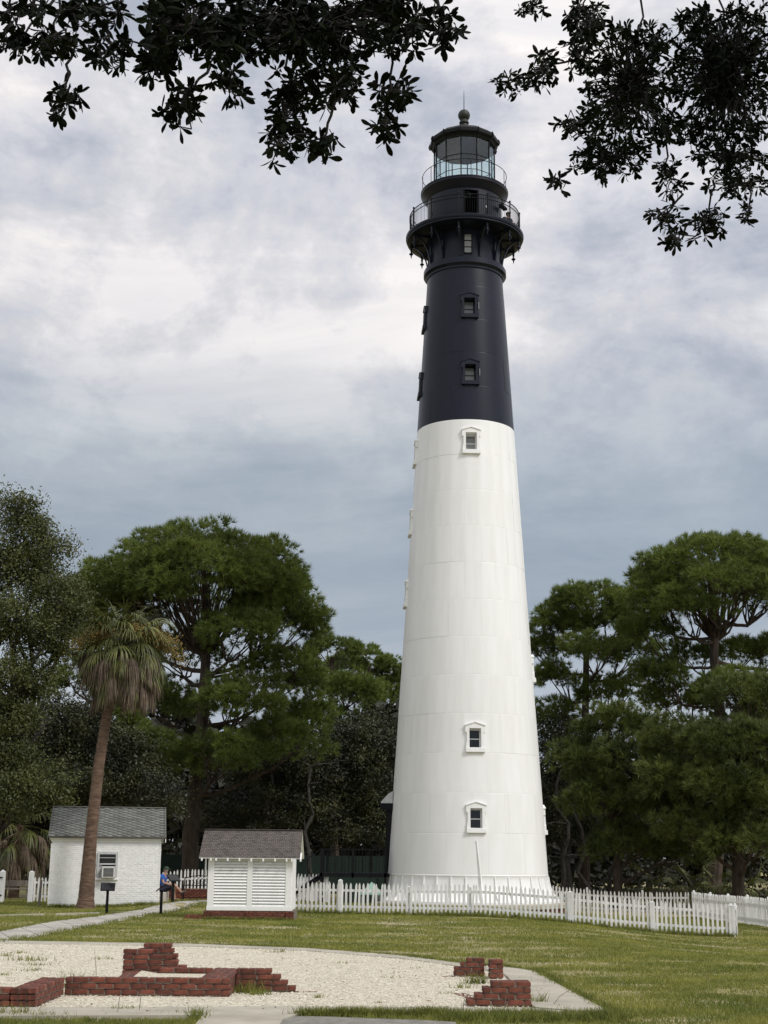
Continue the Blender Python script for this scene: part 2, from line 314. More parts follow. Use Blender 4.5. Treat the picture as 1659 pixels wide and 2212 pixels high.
# right and front slabs, each cast piece its own sheet with a joint between
edge_in = [(1050, 2100), (1088, 2108), (1104, 2124), (1120, 2140), (1135, 2160), (1150, 2180), (1158, 2185)]
edge_out = [(1050, 2091), (1084, 2093), (1150, 2102), (1176, 2115), (1204, 2132), (1262, 2164), (1326, 2199)]
walk = tag(bpy.data.objects.new('concrete_walk', None), kind='structure'); COL.objects.link(walk)
for q, (a, b) in enumerate(((0, 2), (2, 4), (4, 6))):
    ins = edge_in[a:b + 1] if b < 6 else edge_in[a:7]
    slab('concrete_slab', [p + Vector((0, 0.006, 0)) for p in gp(*edge_out[a:b + 1])] + [p + Vector((0, 0.006, 0)) for p in gp(*ins[::-1])], -0.06, 0.048 + 0.003 * q, 'concrete', None, walk)
for k, pl in enumerate((((-120, 2184), (465, 2182.5), (436, 2201), (-120, 2203)), ((467, 2182.5), (660, 2181.5), (735, 2192), (640, 2199), (612, 2210), (600, 2224), (420, 2224), (438, 2201)),
                        ((662, 2181.5), (880, 2183), (965, 2195.5), (737, 2192)), ((882, 2183), (1157, 2186), (1324, 2200), (967, 2195.5)))):
    slab('concrete_slab', gp(*pl), -0.06, 0.046 + 0.003 * (k % 2), 'concrete', None, walk)
slab('asphalt_drive', gp((620, 2200), (700, 2201), (800, 2204.5), (900, 2208), (985, 2213), (1000, 2300), (560, 2300), (606, 2212)), -0.06, 0.03, 'asphalt')
# the concrete path to the tower gate
pu = [(-80, 2031), (0, 2013), (100, 1996), (200, 1981.8), (353, 1961), (401, 1955), (470, 1951)]; pl_ = [(-80, 2056), (0, 2037), (100, 2021), (257, 1991), (393, 1967), (445, 1959), (478, 1957)]
def along(p, t):
    d = [0];
    for a, b in zip(p, p[1:]): d.append(d[-1] + (b - a).length)
    s = t * d[-1]
    for i in range(len(p) - 1):
        if s <= d[i + 1] or i == len(p) - 2: return p[i].lerp(p[i + 1], (s - d[i]) / (d[i + 1] - d[i]))
PU, PL = gp(*pu), gp(*pl_)
path = tag(bpy.data.objects.new('path', None), kind='structure'); COL.objects.link(path)
NS = 15
for k in range(NS):
    t0, t1 = k / NS + 0.0012, (k + 1) / NS - 0.0012
    q = [along(PU, t0), along(PU, t1), along(PL, t1), along(PL, t0)]
    bm = MB(); z = [gz(p.x, p.y) + 0.035 + 0.008 * random.random() * 0 for p in q]
    bm.add([(p.x, p.y, zz) for p, zz in zip(q, z)] + [(p.x, p.y, -0.15) for p in q], [(3, 2, 1, 0), (0, 1, 5, 4), (1, 2, 6, 5), (2, 3, 7, 6), (3, 0, 4, 7)])
    bm.build('concrete_slab', 'path_concrete', path)
e1, e2 = G(-60, 1981), G(330, 1971)
ed = tag(bpy.data.objects.new('path_edging', None), kind='structure'); COL.objects.link(ed)
for k in range(16):
    a, b = e1.lerp(e2, k / 16), e1.lerp(e2, (k + 0.93) / 16)
    if k in (6, 11): continue
    MB().add([(a.x, a.y, -0.1), (b.x, b.y, -0.1), (b.x, b.y + 0.12, -0.1), (a.x, a.y + 0.12, -0.1), (a.x, a.y, 0.05), (b.x, b.y, 0.05), (b.x, b.y + 0.12, 0.05), (a.x, a.y + 0.12, 0.05)],
             [(4, 5, 6, 7), (0, 1, 5, 4), (1, 2, 6, 5), (2, 3, 7, 6), (3, 0, 4, 7)]).build('edging_stone', 'concrete', ed)

# ================================================================== LIGHTHOUSE
AX, AY = 3.80, 64.0
TW = empty('lighthouse', (AX, AY, 0.0), -math.atan2(AX, AY))
tag(TW, 'tall tapering cast iron lighthouse, white below and black above, with glazed lantern', 'lighthouse')
def TR(z): return 3.565 - 0.0607 * z
RING0, RH = 1.25, 1.67
WIN = {(1, 6.3), (3, 6.3), (11, 6.3), (13, 6.3), (15, 6.3), (7, -83.7), (9, -83.7), (11, -83.7), (13, -83.7), (15, -83.7), (1, 96.3), (5, 96.3)}
def shell(phis, zs, rfun, hole=None, inset=0.004, edge=True):
    """curved plate on a grid; faces inside hole (p0,p1,z0,z1) are left out; outer edges turn inwards"""
    v = []; f = []; nz = len(zs)
    for i, p in enumerate(phis):
        for j, z in enumerate(zs):
            r = rfun(z) - (inset if edge and (i in (0, len(phis) - 1) or j in (0, nz - 1)) else 0)
            v.append((r * math.sin(p), -r * math.cos(p), z))
    for i in range(len(phis) - 1):
        for j in range(nz - 1):
            pc, zc = (phis[i] + phis[i + 1]) / 2, (zs[j] + zs[j + 1]) / 2
            if hole and hole[0] < pc < hole[1] and hole[2] < zc < hole[3]: continue
            a = i * nz + j; f.append((a, a + nz, a + nz + 1, a + 1))
    return v, f
OW, OZ0, OZ1 = 0.25, 0.20, 1.02            # window opening half width, bottom and top above the ring's lower edge
def tower_window(k, phi, black):
    z0 = RING0 + RH * k; rr = TR(z0 + 0.6); p = R(phi)
    wm = 'black_iron' if black else 'white_iron'
    tilt = -math.atan(0.0607)
    w = empty('window', (rr * math.sin(p), -rr * math.cos(p), z0)); w.parent = TW; w.rotation_euler = (tilt, 0, p)
    # local: x right, y inwards, z up. frame stands proud of the plates
    hw = OW + 0.145; zt = OZ1
    pr = -0.10
    hood = [(-hw, zt - 0.17), (-hw - 0.025, zt - 0.17), (-hw - 0.025, zt + 0.12), (0, zt + 0.25), (hw + 0.025, zt + 0.12), (hw + 0.025, zt - 0.17), (hw, zt - 0.17), (OW, zt - 0.17), (OW, zt), (-OW, zt), (-OW, zt - 0.17)]
    MB().prism(hood, 'y', pr, 0.16).build('window_hood', wm, w)
    cap = [(-hw - 0.05, zt + 0.10), (-hw - 0.05, zt + 0.14), (0, zt + 0.285), (hw + 0.05, zt + 0.14), (hw + 0.05, zt + 0.10), (0, zt + 0.245)]
    MB().prism(cap, 'y', pr - 0.035, pr + 0.13).build('hood_moulding', wm, w)
    for s in (-1, 1):
        jp = [(s * OW, OZ0), (s * hw, OZ0), (s * hw, OZ0 + 0.2), (s * (hw - 0.035), OZ0 + 0.24), (s * (hw - 0.035), zt - 0.2), (s * hw, zt - 0.171), (s * OW, zt - 0.171)]
        MB().prism(jp, 'y', pr + 0.003, 0.16).build('jamb', wm, w)
    MB().cbox(-hw - 0.02, hw + 0.02, pr - 0.045, 0.16, OZ0 - 0.2, OZ0 - 0.002, 0.012).build('sill', wm, w)
    # deep reveal
    d0, d1 = 0.162, 0.42
    rv = MB()
    rv.box(-OW - 0.03, -OW, d0, d1, OZ0, zt); rv.box(OW, OW + 0.03, d0, d1, OZ0, zt); rv.box(-OW - 0.03, OW + 0.03, d0, d1, zt + 0.002, zt + 0.032); rv.box(-OW - 0.03, OW + 0.03, d0, d1, OZ0 - 0.032, OZ0 - 0.002)
    rv.build('reveal', wm, w)
    sh = MB(); y0, y1 = d1 - 0.09, d1 - 0.04
    sh.box(-OW, -OW + 0.035, y0, y1, OZ0, zt); sh.box(OW - 0.035, OW, y0, y1, OZ0, zt); sh.box(-OW + 0.035, OW - 0.035, y0, y1, OZ0, OZ0 + 0.045); sh.box(-OW + 0.035, OW - 0.035, y0, y1, zt - 0.045, zt)
    zm = (OZ0 + zt) / 2; sh.box(-OW + 0.035, OW - 0.035, y0 - 0.004, y1 - 0.004, zm - 0.02, zm + 0.02)
    ob = sh.build('sash', wm, w)
    pm = 'pane_grey' if (black or k == 11) else 'pane_dark'
    for a, b in ((OZ0 + 0.045, zm - 0.02), (zm + 0.02, zt - 0.045)):
        MB().box(-OW + 0.036, OW - 0.036, y0 + 0.02, y0 + 0.03, a, b).build('pane', pm, w)
    if black and phi > 0:      # one shutter pin in pale metal
        MB().box(hw + 0.026, hw + 0.04, pr + 0.01, 0.0, 0.45, 0.8).build('hinge_bar', 'aluminium', w)
NSEG = 10
for k in range(17):
    z0 = RING0 + RH * k; z1 = min(z0 + RH, 29.05); black = k >= 12
    s0 = -16 if k % 2 == 0 else -2
    zs = [z0, z0 + 0.022] + list(np.linspace(z0 + 0.022, z1 - 0.022, 4)[1:-1]) + [z1 - 0.022, z1]
    e = 0.02 / TR(z0)
    plain = None
    for j in range(12):
        a0, a1 = s0 + 30 * j, s0 + 30 * j + 30
        aa = a0 if a0 <= 180 else a0 - 360
        hit = [ph for (kk, ph) in WIN if kk == k and aa < ph < aa + 30]
        jig = random.uniform(-0.004, 0.004)
        if hit:
            p0 = R(hit[0]); dh = (OW + 0.02) / TR(z0 + .6); hole = (p0 - dh, p0 + dh, z0 + OZ0 - 0.02, z0 + OZ1 + 0.02)
            ph = sorted(set([R(aa), R(aa) + e, R(aa + 30) - e, R(aa + 30), hole[0], hole[1]] + [R(aa) + R(30) * i / NSEG for i in range(1, NSEG)]))
            zz = sorted(set(zs + [hole[2], hole[3]]))
            v, f = shell(ph, zz, lambda z: TR(z), hole, .002 if black else .004); b = MB().add(v, f)
            b.build('iron_plate', 'black_iron' if black else 'white_iron', TW, smooth=True, angle=4)
        else:
            if plain is None:
                ph = [0, e] + [R(30) * i / NSEG for i in range(1, NSEG)] + [R(30) - e, R(30)]
                v, f = shell(ph, zs, lambda z: TR(z), None, .002 if black else .004); plain = MB().add(v, f).mesh('iron_plate', True, 4); plain.materials.append(MATS['black_iron' if black else 'white_iron'])
            s = 1 + jig / TR(z0)
            mesh_obj('iron_plate', plain, None, TW, (0, 0, 0), (0, 0, R(aa)), (s, s, 1))
for (k, ph) in sorted(WIN): tower_window(k, ph, k >= 12)
# flared foot with 36 ribs
foot = [(3.49, 1.255), (3.51, 1.20), (3.485, 1.15), (3.50, 1.0), (3.53, 0.8), (3.58, 0.6), (3.66, 0.42), (3.78, 0.26), (3.92, 0.16), (3.97, 0.15), (3.97, 0.06)]
MB().lathe(foot, 144).build('flared_foot', 'white_iron', TW, smooth=True, angle=40)
rib = MB(); pts = [(3.49, 1.16), (3.53, 1.16), (3.57, 0.9), (3.65, 0.62), (3.77, 0.42), (3.95, 0.22), (3.95, 0.1), (3.5, 0.1)]
rib.prism([(-r, z) for r, z in pts], 'x', -0.022, 0.022)
ribm = rib.mesh('rib'); ribm.materials.append(MATS['white_iron'])
for k in range(36): mesh_obj('rib', ribm, None, TW, rot=(0, 0, R(-1.3 + 10 * k)))
# round foundation of brick under a stone cap
MB().lathe([(0.2, 0.075), (4.25, 0.075), (4.28, 0.03), (4.28, -0.12), (4.2, -0.13)], 96).build('foundation_cap', 'concrete', TW, smooth=True, angle=30)
bb = MB().cbox(-0.105, 0.105, -0.05, 0.05, -0.032, 0.032, 0.006).mesh('brick'); bb.materials.append(MATS['brick'])
for c in range(3):
    for k in range(-26, 27):
        p = 2 * math.pi * (k + 0.5 * (c % 2)) / 122
        if abs(p) < R(80): mesh_obj('brick', bb, None, TW, (4.15 * math.sin(p), -4.15 * math.cos(p), -0.17 - 0.072 * c), (0, 0, p))
MB().lathe([(4.13, -0.13), (4.13, -0.9)], 96).build('foundation_wall', 'mortar', TW, smooth=True)
# lightning cable pipe
pc = [(TR(z) + 0.05) for z in (3.0, 1.3)]
MB().tube([((pc[0]) * math.sin(R(6.2)), -pc[0] * math.cos(R(6.2)), 2.62), (pc[0] * math.sin(R(6.6)), -pc[0] * math.cos(R(6.6)), 2.4), ((pc[1] + .02) * math.sin(R(8.6)), -(pc[1] + .02) * math.cos(R(8.6)), 1.25), (3.62 * math.sin(R(8.9)), -3.62 * math.cos(R(8.9)), 0.8), (4.02 * math.sin(R(9.0)), -4.02 * math.cos(R(9.0)), 0.2), (4.36 * math.sin(R(9.1)), -4.36 * math.cos(R(9.1)), -0.1), (4.36 * math.sin(R(9.1)), -4.36 * math.cos(R(9.1)), -0.6)], 0.024, 8).build('conduit_pipe', 'white_iron', TW, smooth=True)
# collar, neck
MB().lathe([(1.80, 28.9), (1.86, 28.93), (1.86, 29.02), (1.93, 29.08), (1.99, 29.12), (1.99, 29.34), (1.95, 29.36), (1.95, 29.42), (1.74, 29.45)], 96).build('collar', 'black_iron', TW, smooth=True, angle=30)
MB().lathe([(1.74, 29.42), (1.735, 31.0)], 96).build('neck', 'black_iron', TW, smooth=True)
nw = empty('window', (1.745 * math.sin(R(5)), -1.745 * math.cos(R(5)), 29.62)); nw.parent = TW; nw.rotation_euler = (0, 0, R(5))
MB().box(-0.21, -0.16, -0.03, 0.1, 0, 1.05).box(0.16, 0.21, -0.03, 0.1, 0, 1.05).box(-0.16, 0.16, -0.025, 0.1, 0.98, 1.05).box(-0.16, 0.16, -0.04, 0.1, 0, 0.05).box(-0.16, 0.16, -0.015, 0.1, 0.32, 0.36).box(-0.16, 0.16, -0.015, 0.1, 0.64, 0.69).build('frame', 'black_metal', nw)
for a, b in ((0.05, 0.32), (0.36, 0.64), (0.69, 0.98)): MB().box(-0.16, 0.16, 0.0, 0.02, a, b).build('pane', 'pane_grey', nw)
# main gallery: deck, brackets, pendants, rail
MB().lathe([(1.74, 30.92), (2.5, 30.90), (2.76, 30.93), (2.80, 30.95), (2.80, 31.02), (2.84, 31.04), (2.86, 31.10), (2.86, 31.17), (2.82, 31.20), (1.7, 31.20)], 120).build('gallery_deck', 'black_iron', TW, smooth=True, angle=30)
arc = []
for i in range(13):
    t = i / 12; a = math.pi * (1 + 0.5 * (1 - t) ) ; arc.append((2.70 - 0.86 * math.cos(t * math.pi / 2), 29.50 + 1.36 * math.sin(t * math.pi / 2) ** 1.0))
inner = [(r - 0.075 + 0.03 * (i / 12), z + 0.0 + 0.075 * (i / 12)) for i, (r, z) in enumerate(arc)]
bk = MB()
for i in range(12):
    bk.prism([(-arc[i][0], arc[i][1]), (-arc[i + 1][0], arc[i + 1][1]), (-inner[i + 1][0], inner[i + 1][1]), (-inner[i][0], inner[i][1])], 'x', -0.045, 0.045)
bk.box(-0.044, 0.044, -1.80, -1.73, 29.46, 30.90); bk.prism([(-1.8, 30.55), (-2.02, 30.32), (-2.06, 30.36), (-1.8, 30.63)], 'x', -0.03, 0.03)
bk.prism([(-1.8, 30.86), (-2.66, 30.86), (-2.66, 30.90), (-1.8, 30.90)], 'x', -0.043, 0.043)
bkm = bk.mesh('bracket'); bkm.materials.append(MATS['black_iron'])
pd = MB().lathe([(0.0, 30.26), (0.015, 30.32), (0.035, 30.42), (0.045, 30.47), (0.10, 30.50), (0.105, 30.54), (0.05, 30.57), (0.035, 30.62), (0.05, 30.7), (0.055, 30.78), (0.05, 30.93)], 12).mesh('pendant', True, 40); pd.materials.append(MATS['black_iron'])
for k in range(12):
    p = R(-6 + 30 * k)
    mesh_obj('bracket', bkm, None, TW, rot=(0, 0, p)); mesh_obj('pendant', pd, None, TW, (2.62 * math.sin(p), -2.62 * math.cos(p), 0))
def ring_tube(r, z, t, n=96, m=6):
    v = []; f = []
    for i in range(n):
        a = 2 * math.pi * i / n
        for k in range(m):
            b = 2 * math.pi * k / m; rr = r + t * math.cos(b); v.append((rr * math.sin(a), -rr * math.cos(a), z + t * math.sin(b)))
    for i in range(n):
        for k in range(m): f.append((i * m + k, ((i + 1) % n) * m + k, ((i + 1) % n) * m + (k + 1) % m, i * m + (k + 1) % m))
    return MB().add(v, f)
GR = 2.67
for z, t in ((32.24, 0.022), (32.05, 0.02), (31.27, 0.015)): ring_tube(GR, z, t).build('rail', 'black_metal', TW, smooth=True)
gpost = MB().tube([(0, 0, 31.19), (0, 0, 32.28)], 0.032, 8).lathe([(0, 32.38), (0.04, 32.36), (0.055, 32.32), (0.04, 32.28), (0.03, 32.26)], 8).tube([(0, 0.28, 31.2), (0, 0.03, 31.62)], 0.018, 6).mesh('railing_post', True, 40); gpost.materials.append(MATS['black_metal'])
gbal = MB().tube([(0, 0, 31.27), (0, 0, 32.24)], 0.0095, 5).mesh('baluster'); gbal.materials.append(MATS['black_metal'])
for k in range(12):
    p = R(-6 + 30 * k); mesh_obj('railing_post', gpost, None, TW, (GR * math.sin(p), -GR * math.cos(p), 0), (0, 0, p))
    for j in range(1, 13):
        q = p + R(30 * j / 13); mesh_obj('baluster', gbal, None, TW, (GR * math.sin(q), -GR * math.cos(q), 0))
# watch room with its door standing open
dh = (R(-1.0), R(20.5), 31.2, 32.88)
ph = sorted(set([dh[0], dh[1]] + [2 * math.pi * i / 96 - math.pi for i in range(97)])); v, f = shell(ph, [31.19, 31.6, 32.2, 32.88, 33.05], lambda z: 1.81, dh, edge=False)
MB().add(v, f).build('watch_room_wall', 'black_iron', TW, smooth=True)
wd = empty('door', (1.81 * math.sin(dh[1]), -1.81 * math.cos(dh[1]), 31.2)); wd.parent = TW; wd.rotation_euler = (0, 0, R(22))
MB().cbox(0.0, 0.42, -0.09, -0.04, 0.03, 1.66, 0.008).build('door_leaf', 'black_iron', wd); MB().box(0.36, 0.40, -0.13, -0.091, 0.8, 0.9).build('handle', 'aluminium', wd)
fm = MB()
for pp in dh[:2]:
    for z0_, z1_ in ((31.2, 32.9),):
        c = Vector((1.8 * math.sin(pp), -1.8 * math.cos(pp), 0)); fm.tube([c + Vector((0, 0, z0_)), c + Vector((0, 0, z1_))], 0.045, 6)
fm.build('door_frame', 'black_metal', TW)
fl = empty('floodlight', (1.86 * math.sin(R(66)), -1.86 * math.cos(R(66)), 32.35)); fl.parent = TW; fl.rotation_euler = (0, 0, R(66))
MB().cbox(-0.32, 0.32, -0.28, -0.05, 0.0, 0.12, 0.02).build('housing', 'black_metal', fl); MB().tube([(0, 0.05, 0.06), (0, -0.1, 0.06)], 0.03, 6).build('arm', 'black_metal', fl)
# lantern gallery
MB().lathe([(1.80, 32.98), (1.84, 33.02), (1.90, 33.10), (2.0, 33.22), (2.08, 33.32), (2.12, 33.36), (2.12, 33.44), (2.14, 33.46), (2.14, 33.51), (2.10, 33.53), (0.3, 33.53)], 96).build('lantern_deck', 'black_iron', TW, smooth=True, angle=30)
for z, t in ((34.36, 0.017), ): ring_tube(2.06, z, t, 72).build('rail', 'black_metal', TW, smooth=True)
lpost = MB().tube([(0, 0, 33.5), (0, 0, 34.36)], 0.015, 6).mesh('railing_post'); lpost.materials.append(MATS['black_metal'])
for k in range(12):
    p = R(9 + 30 * k); mesh_obj('railing_post', lpost, None, TW, (2.06 * math.sin(p), -2.06 * math.cos(p), 0))
# lantern: twelve sides, three panes to a side
LR = 1.49; LZ = (33.57, 34.16, 34.95, 35.92)
for k in range(12):
    a, b = R(-6 + 30 * k), R(24 + 30 * k)
    A, B = Vector((LR * math.sin(a), -LR * math.cos(a), 0)), Vector((LR * math.sin(b), -LR * math.cos(b), 0))
    MB().tube([A + Vector((0, 0, LZ[0])), A + Vector((0, 0, LZ[3]))], 0.03, 6).build('mullion', 'black_metal', TW)
    for z in LZ[1:3]: MB().tube([A + Vector((0, 0, z)), B + Vector((0, 0, z))], 0.016, 6).build('glazing_bar', 'black_metal', TW)
    c = (A + B) / 2; nrm = c.normalized()
    for z0_, z1_ in zip(LZ, LZ[1:]):
        A2, B2 = A * 0.995, B * 0.995; g0 = 0.02
        MB().add([A2 + Vector((0, 0, z0_ + g0)), B2 + Vector((0, 0, z0_ + g0)), B2 + Vector((0, 0, z1_ - g0)), A2 + Vector((0, 0, z1_ - g0)),
                  A2 - nrm * 0.012 + Vector((0, 0, z0_ + g0)), B2 - nrm * 0.012 + Vector((0, 0, z0_ + g0)), B2 - nrm * 0.012 + Vector((0, 0, z1_ - g0)), A2 - nrm * 0.012 + Vector((0, 0, z1_ - g0))],
                 [(0, 1, 2, 3), (7, 6, 5, 4), (0, 4, 5, 1), (1, 5, 6, 2), (2, 6, 7, 3), (3, 7, 4, 0)]).build('pane', 'lantern_glass', TW)
MB().lathe([(1.40, 33.53), (1.55, 33.53), (1.55, 33.58), (1.40, 33.58)], 12, R(-6)).build('lantern_sill', 'black_metal', TW)
MB().lathe([(0.0, 35.93), (1.46, 35.92), (1.56, 35.90), (1.60, 35.98), (1.66, 36.04), (1.70, 36.06), (1.72, 36.10), (1.72, 36.26), (1.68, 36.30), (1.58, 36.37), (1.40, 36.52), (1.0, 36.74), (0.55, 36.93), (0.30, 37.02), (0.24, 37.05)], 12, R(-6)).build('lantern_roof', 'black_metal', TW)
for k in range(12):
    p = R(-6 + 30 * k); MB().tube([(1.70 * math.sin(p), -1.70 * math.cos(p), 36.0), (1.76 * math.sin(p), -1.76 * math.cos(p), 36.16), (1.70 * math.sin(p), -1.70 * math.cos(p), 36.32)], 0.03, 6).build('roof_knuckle', 'black_metal', TW)
MB().lathe([(0.27, 37.0), (0.25, 37.12), (0.18, 37.22), (0.18, 37.30), (0.24, 37.34), (0.24, 37.40), (0.20, 37.44), (0.20, 37.52)], 24).build('ventilator_neck', 'weathered_ball', TW, smooth=True, angle=40)
MB().lathe([(0.3 * math.cos(R(a)), 37.78 + 0.3 * math.sin(R(a))) for a in range(-75, 91, 11)], 28).build('ventilator_ball', 'weathered_ball', TW, smooth=True)
MB().tube([(0, 0, 38.05), (0, 0, 38.7), (0, 0, 39.2)], [0.022, 0.016, 0.006], 6).build('lightning_rod', 'black_metal', TW)
# lamp inside the lantern
lp = MB().lathe([(0.30, 33.53), (0.30, 33.60), (0.16, 33.66), (0.16, 33.74), (0.2, 33.76), (0.2, 33.98), (0.12, 34.04), (0, 34.05)], 16); lp.build('beacon_lamp', 'lens_glass', TW, smooth=True, angle=40)
MB().tube([(0.5, -0.2, 33.55), (0.46, -0.2, 34.0), (0.38, -0.15, 34.3), (0.4, -0.1, 34.8)], 0.012, 5).build('cable', 'black_metal', TW)
# doorway hood on the left, a black box painting the shaded door recess
dr = empty('doorway', (0, 0, 0)); dr.parent = TW; dr.rotation_euler = (0, 0, R(-96)); rd = TR(4.5)
MB().box(-0.85, 0.85, -rd - 0.22, -rd + 0.35, 1.3, 4.3).build('door_shade_box', 'black_metal', dr)
MB().prism([(-rd - 0.42, 4.22), (-rd - 0.42, 4.28), (-rd - 0.1, 4.62), (-rd + 0.1, 4.74), (-rd + 0.1, 4.22)], 'x', -0.95, 0.95).build('door_hood', 'aluminium', dr)
MB().prism([(-rd - 0.45, 3.95), (-rd - 0.45, 4.21), (-rd + 0.1, 4.21), (-rd + 0.1, 3.9)], 'x', -0.99, 0.99).build('hood_fascia', 'black_metal', dr)
# ------------------------------------------------------------------ steps and landing by the door
ST = empty('entrance_steps', (AX - 5.2, AY - 0.3, 0)); tag(ST, 'dark railed landing and steps on the shaded side of the lighthouse', 'steps')
MB().box(-1.2, 1.75, -0.9, 1.1, 1.08, 1.24).build('landing', 'black_metal', ST)
for x, y in ((-1.15, -0.85), (1.6, -0.85), (-1.15, 1.05), (0.2, -0.85)):
    MB().box(x - .05, x + .05, y - .05, y + .05, -0.3, 2.2).build('post', 'black_metal', ST)
MB().box(-1.2, 1.65, -0.88, -0.82, 2.2, 2.25).build('handrail', 'black_metal', ST)
MB().box(-1.2, 1.65, 1.02, 1.08, 2.2, 2.25).build('handrail', 'black_metal', ST)
for k in range(18):
    x = -1.05 + 0.15 * k
    MB().box(x - .012, x + .012, -0.86, -0.84, 1.24, 2.2).build('baluster', 'black_metal', ST)
    if k % 2: MB().box(x - .012, x + .012, 1.04, 1.06, 1.24, 2.2).build('baluster', 'black_metal', ST)
for k in range(6):
    x = -1.2 - 0.28 * (k + 1); z = 1.24 - 0.19 * (k + 1)
    MB().box(x, x + 0.3, -0.9, 0.2, z - 0.05, z).build('tread', 'black_metal', ST)
    if k % 2: MB().box(x + .1, x + .13, -0.86, -0.83, z, z + 0.92).build('baluster', 'black_metal', ST)
for y in (-0.9, 0.16): MB().prism([(-1.2, 1.2), (-1.2, 0.95), (-2.9, -0.1), (-2.95, 0.05)], 'y', y, y + 0.05).build('stringer', 'black_metal', ST)
MB().tube([(-1.2, -0.85, 2.22), (-2.1, -0.85, 1.55), (-2.9, -0.85, 1.12), (-3.4, -0.85, 1.1)], 0.025, 6).build('handrail', 'black_metal', ST)
GS = empty('cloth_screen', (AX - 5.2, AY - 1.4, 0)); tag(GS, 'dark green screen cloth below the landing beside the lighthouse', 'screen')
MB().box(-0.4, 1.25, 0, 0.04, -0.1, 1.02).build('cloth', 'green_screen', GS)
for x in (-0.42, 1.25): MB().box(x, x + 0.05, -0.03, 0.07, -0.2, 1.06).build('stake', 'black_metal', GS)
pcover = empty('peaked_cover', (at(803, 1925, 60).x, 60, gz(0, 60))); tag(pcover, 'small pale green peaked cover behind the fence, beside the lighthouse', 'cover')
MB().add([(-.45, -.4, .5), (.45, -.4, .5), (.45, .4, .5), (-.45, .4, .5), (0, 0, .95), (-.45, -.4, .44), (.45, -.4, .44), (.45, .4, .44), (-.45, .4, .44)], [(0, 1, 4), (1, 2, 4), (2, 3, 4), (3, 0, 4), (5, 6, 1, 0), (6, 7, 2, 1), (7, 8, 3, 2), (8, 5, 0, 3), (8, 7, 6, 5)]).build('roof', 'pale_green', pcover)
for x in (-.4, .36):
    for y in (-.36, .32): MB().box(x, x + .04, y, y + .04, -0.1, 0.44).build('leg', 'aluminium', pcover)
# long dark green screen along the wood
SF = empty('screen_fence', (-12, 77, 0)); tag(SF, 'long dark green screen fence along the edge of the wood', 'fence')
for k in range(7): MB().box(k * 2.3 + 0.04, k * 2.3 + 2.28, -0.02, 0.02, 0.05, 1.95).build('screen_cloth', 'green_screen', SF); MB().box(k * 2.3 - .03, k * 2.3 + .03, -.05, .05, -0.1, 2.0).build('post', 'black_metal', SF)
# ================================================================== WHITE BRICK HOUSE
hl, hr_ = at(101, 1966, 54.2), at(343, 1955, 54.9)
HW = (Vector((hr_.x, hr_.y, 0)) - Vector((hl.x, hl.y, 0))).length; ha = math.atan2(hr_.y - hl.y, hr_.x - hl.x)
HS = empty('brick_house', (hl.x, hl.y, -0.02), ha); tag(HS, 'small white painted brick house with grey diamond shingle roof behind the palm', 'house')
HH, HD = 2.62, 3.9          # wall height, depth
# window opening in the front wall, local x from the left corner
wx = lambda px: (at(px, 1870, 54.4).x - hl.x) * HW / (hr_.x - hl.x)
WX0, WX1, WZ0, WZ1 = wx(210), wx(250), 1.10, 2.02
front = MB()
for a, b, c, d in ((0.06, WX0, 0, HH), (WX1, HW - 0.06, 0, HH), (WX0, WX1, 0, WZ0), (WX0, WX1, WZ1, HH)): front.box(a, b, 0.03, 0.24, c, d)
front.box(0.03, 0.25, 0.25, HD - 0.03, 0, HH).box(HW - 0.25, HW - 0.03, 0.25, HD - 0.03, 0, HH).box(0.06, HW - 0.06, HD - 0.25, HD - 0.03, 0, HH)
front.build('wall', 'painted_brick', HS)
bv = []; bf = []
cb = MB()
rnd = random.Random(3)
def clip_bricks(x0, x1, z0, z1, y, axis='x', L=0.215, Hc=0.073, holes=()):
    nrow = int((z1 - z0) / Hc)
    for r_ in range(nrow):
        x = x0 - (L / 2 if r_ % 2 else 0)
        while x < x1:
            a, b = max(x, x0), min(x + L, x1); za, zb = z0 + r_ * Hc, z0 + (r_ + 1) * Hc; x += L
            if b - a < 0.03: continue
            segs = [(a, b)]
            for (h0, h1, g0, g1) in holes:
                if zb > g0 + 0.01 and za < g1 - 0.01:
                    segs = [s for q in segs for s in ((q[0], min(q[1], h0)), (max(q[0], h1), q[1])) if s[1] - s[0] > 0.02]
            for a_, b_ in segs:
                o = rnd.uniform(-0.004, 0.005); g = 0.003
                if axis == 'x': cb.cbox(a_ + g, b_ - g, y - 0.018 - o, y + 0.03, za + g, zb - g + rnd.uniform(-.003, .003), 0.006)
                else: cb.cbox(y - 0.03, y + 0.028 + o, a_ + g, b_ - g, za + g, zb - g, 0.008)
clip_bricks(0.0, HW, 0, HH - 0.22, 0.03, 'x', holes=[(WX0 - 0.02, WX1 + 0.02, WZ0 - 0.05, WZ1)])
clip_bricks(0.0, HD, 0, HH - 0.05, HW - 0.03, 'y')
brk = cb.build('brickwork', 'painted_brick', HS); tag(brk, kind='stuff')
cn = MB()
for i, (o, z0, z1) in enumerate(((0.0, HH - 0.215, HH - 0.15), (0.035, HH - 0.148, HH - 0.085), (0.075, HH - 0.083, HH))): cn.cbox(-o, HW + o * 0, -0.005 - o, 0.029, z0, z1, 0.006)
cn.build('cornice', 'white_paint', HS)
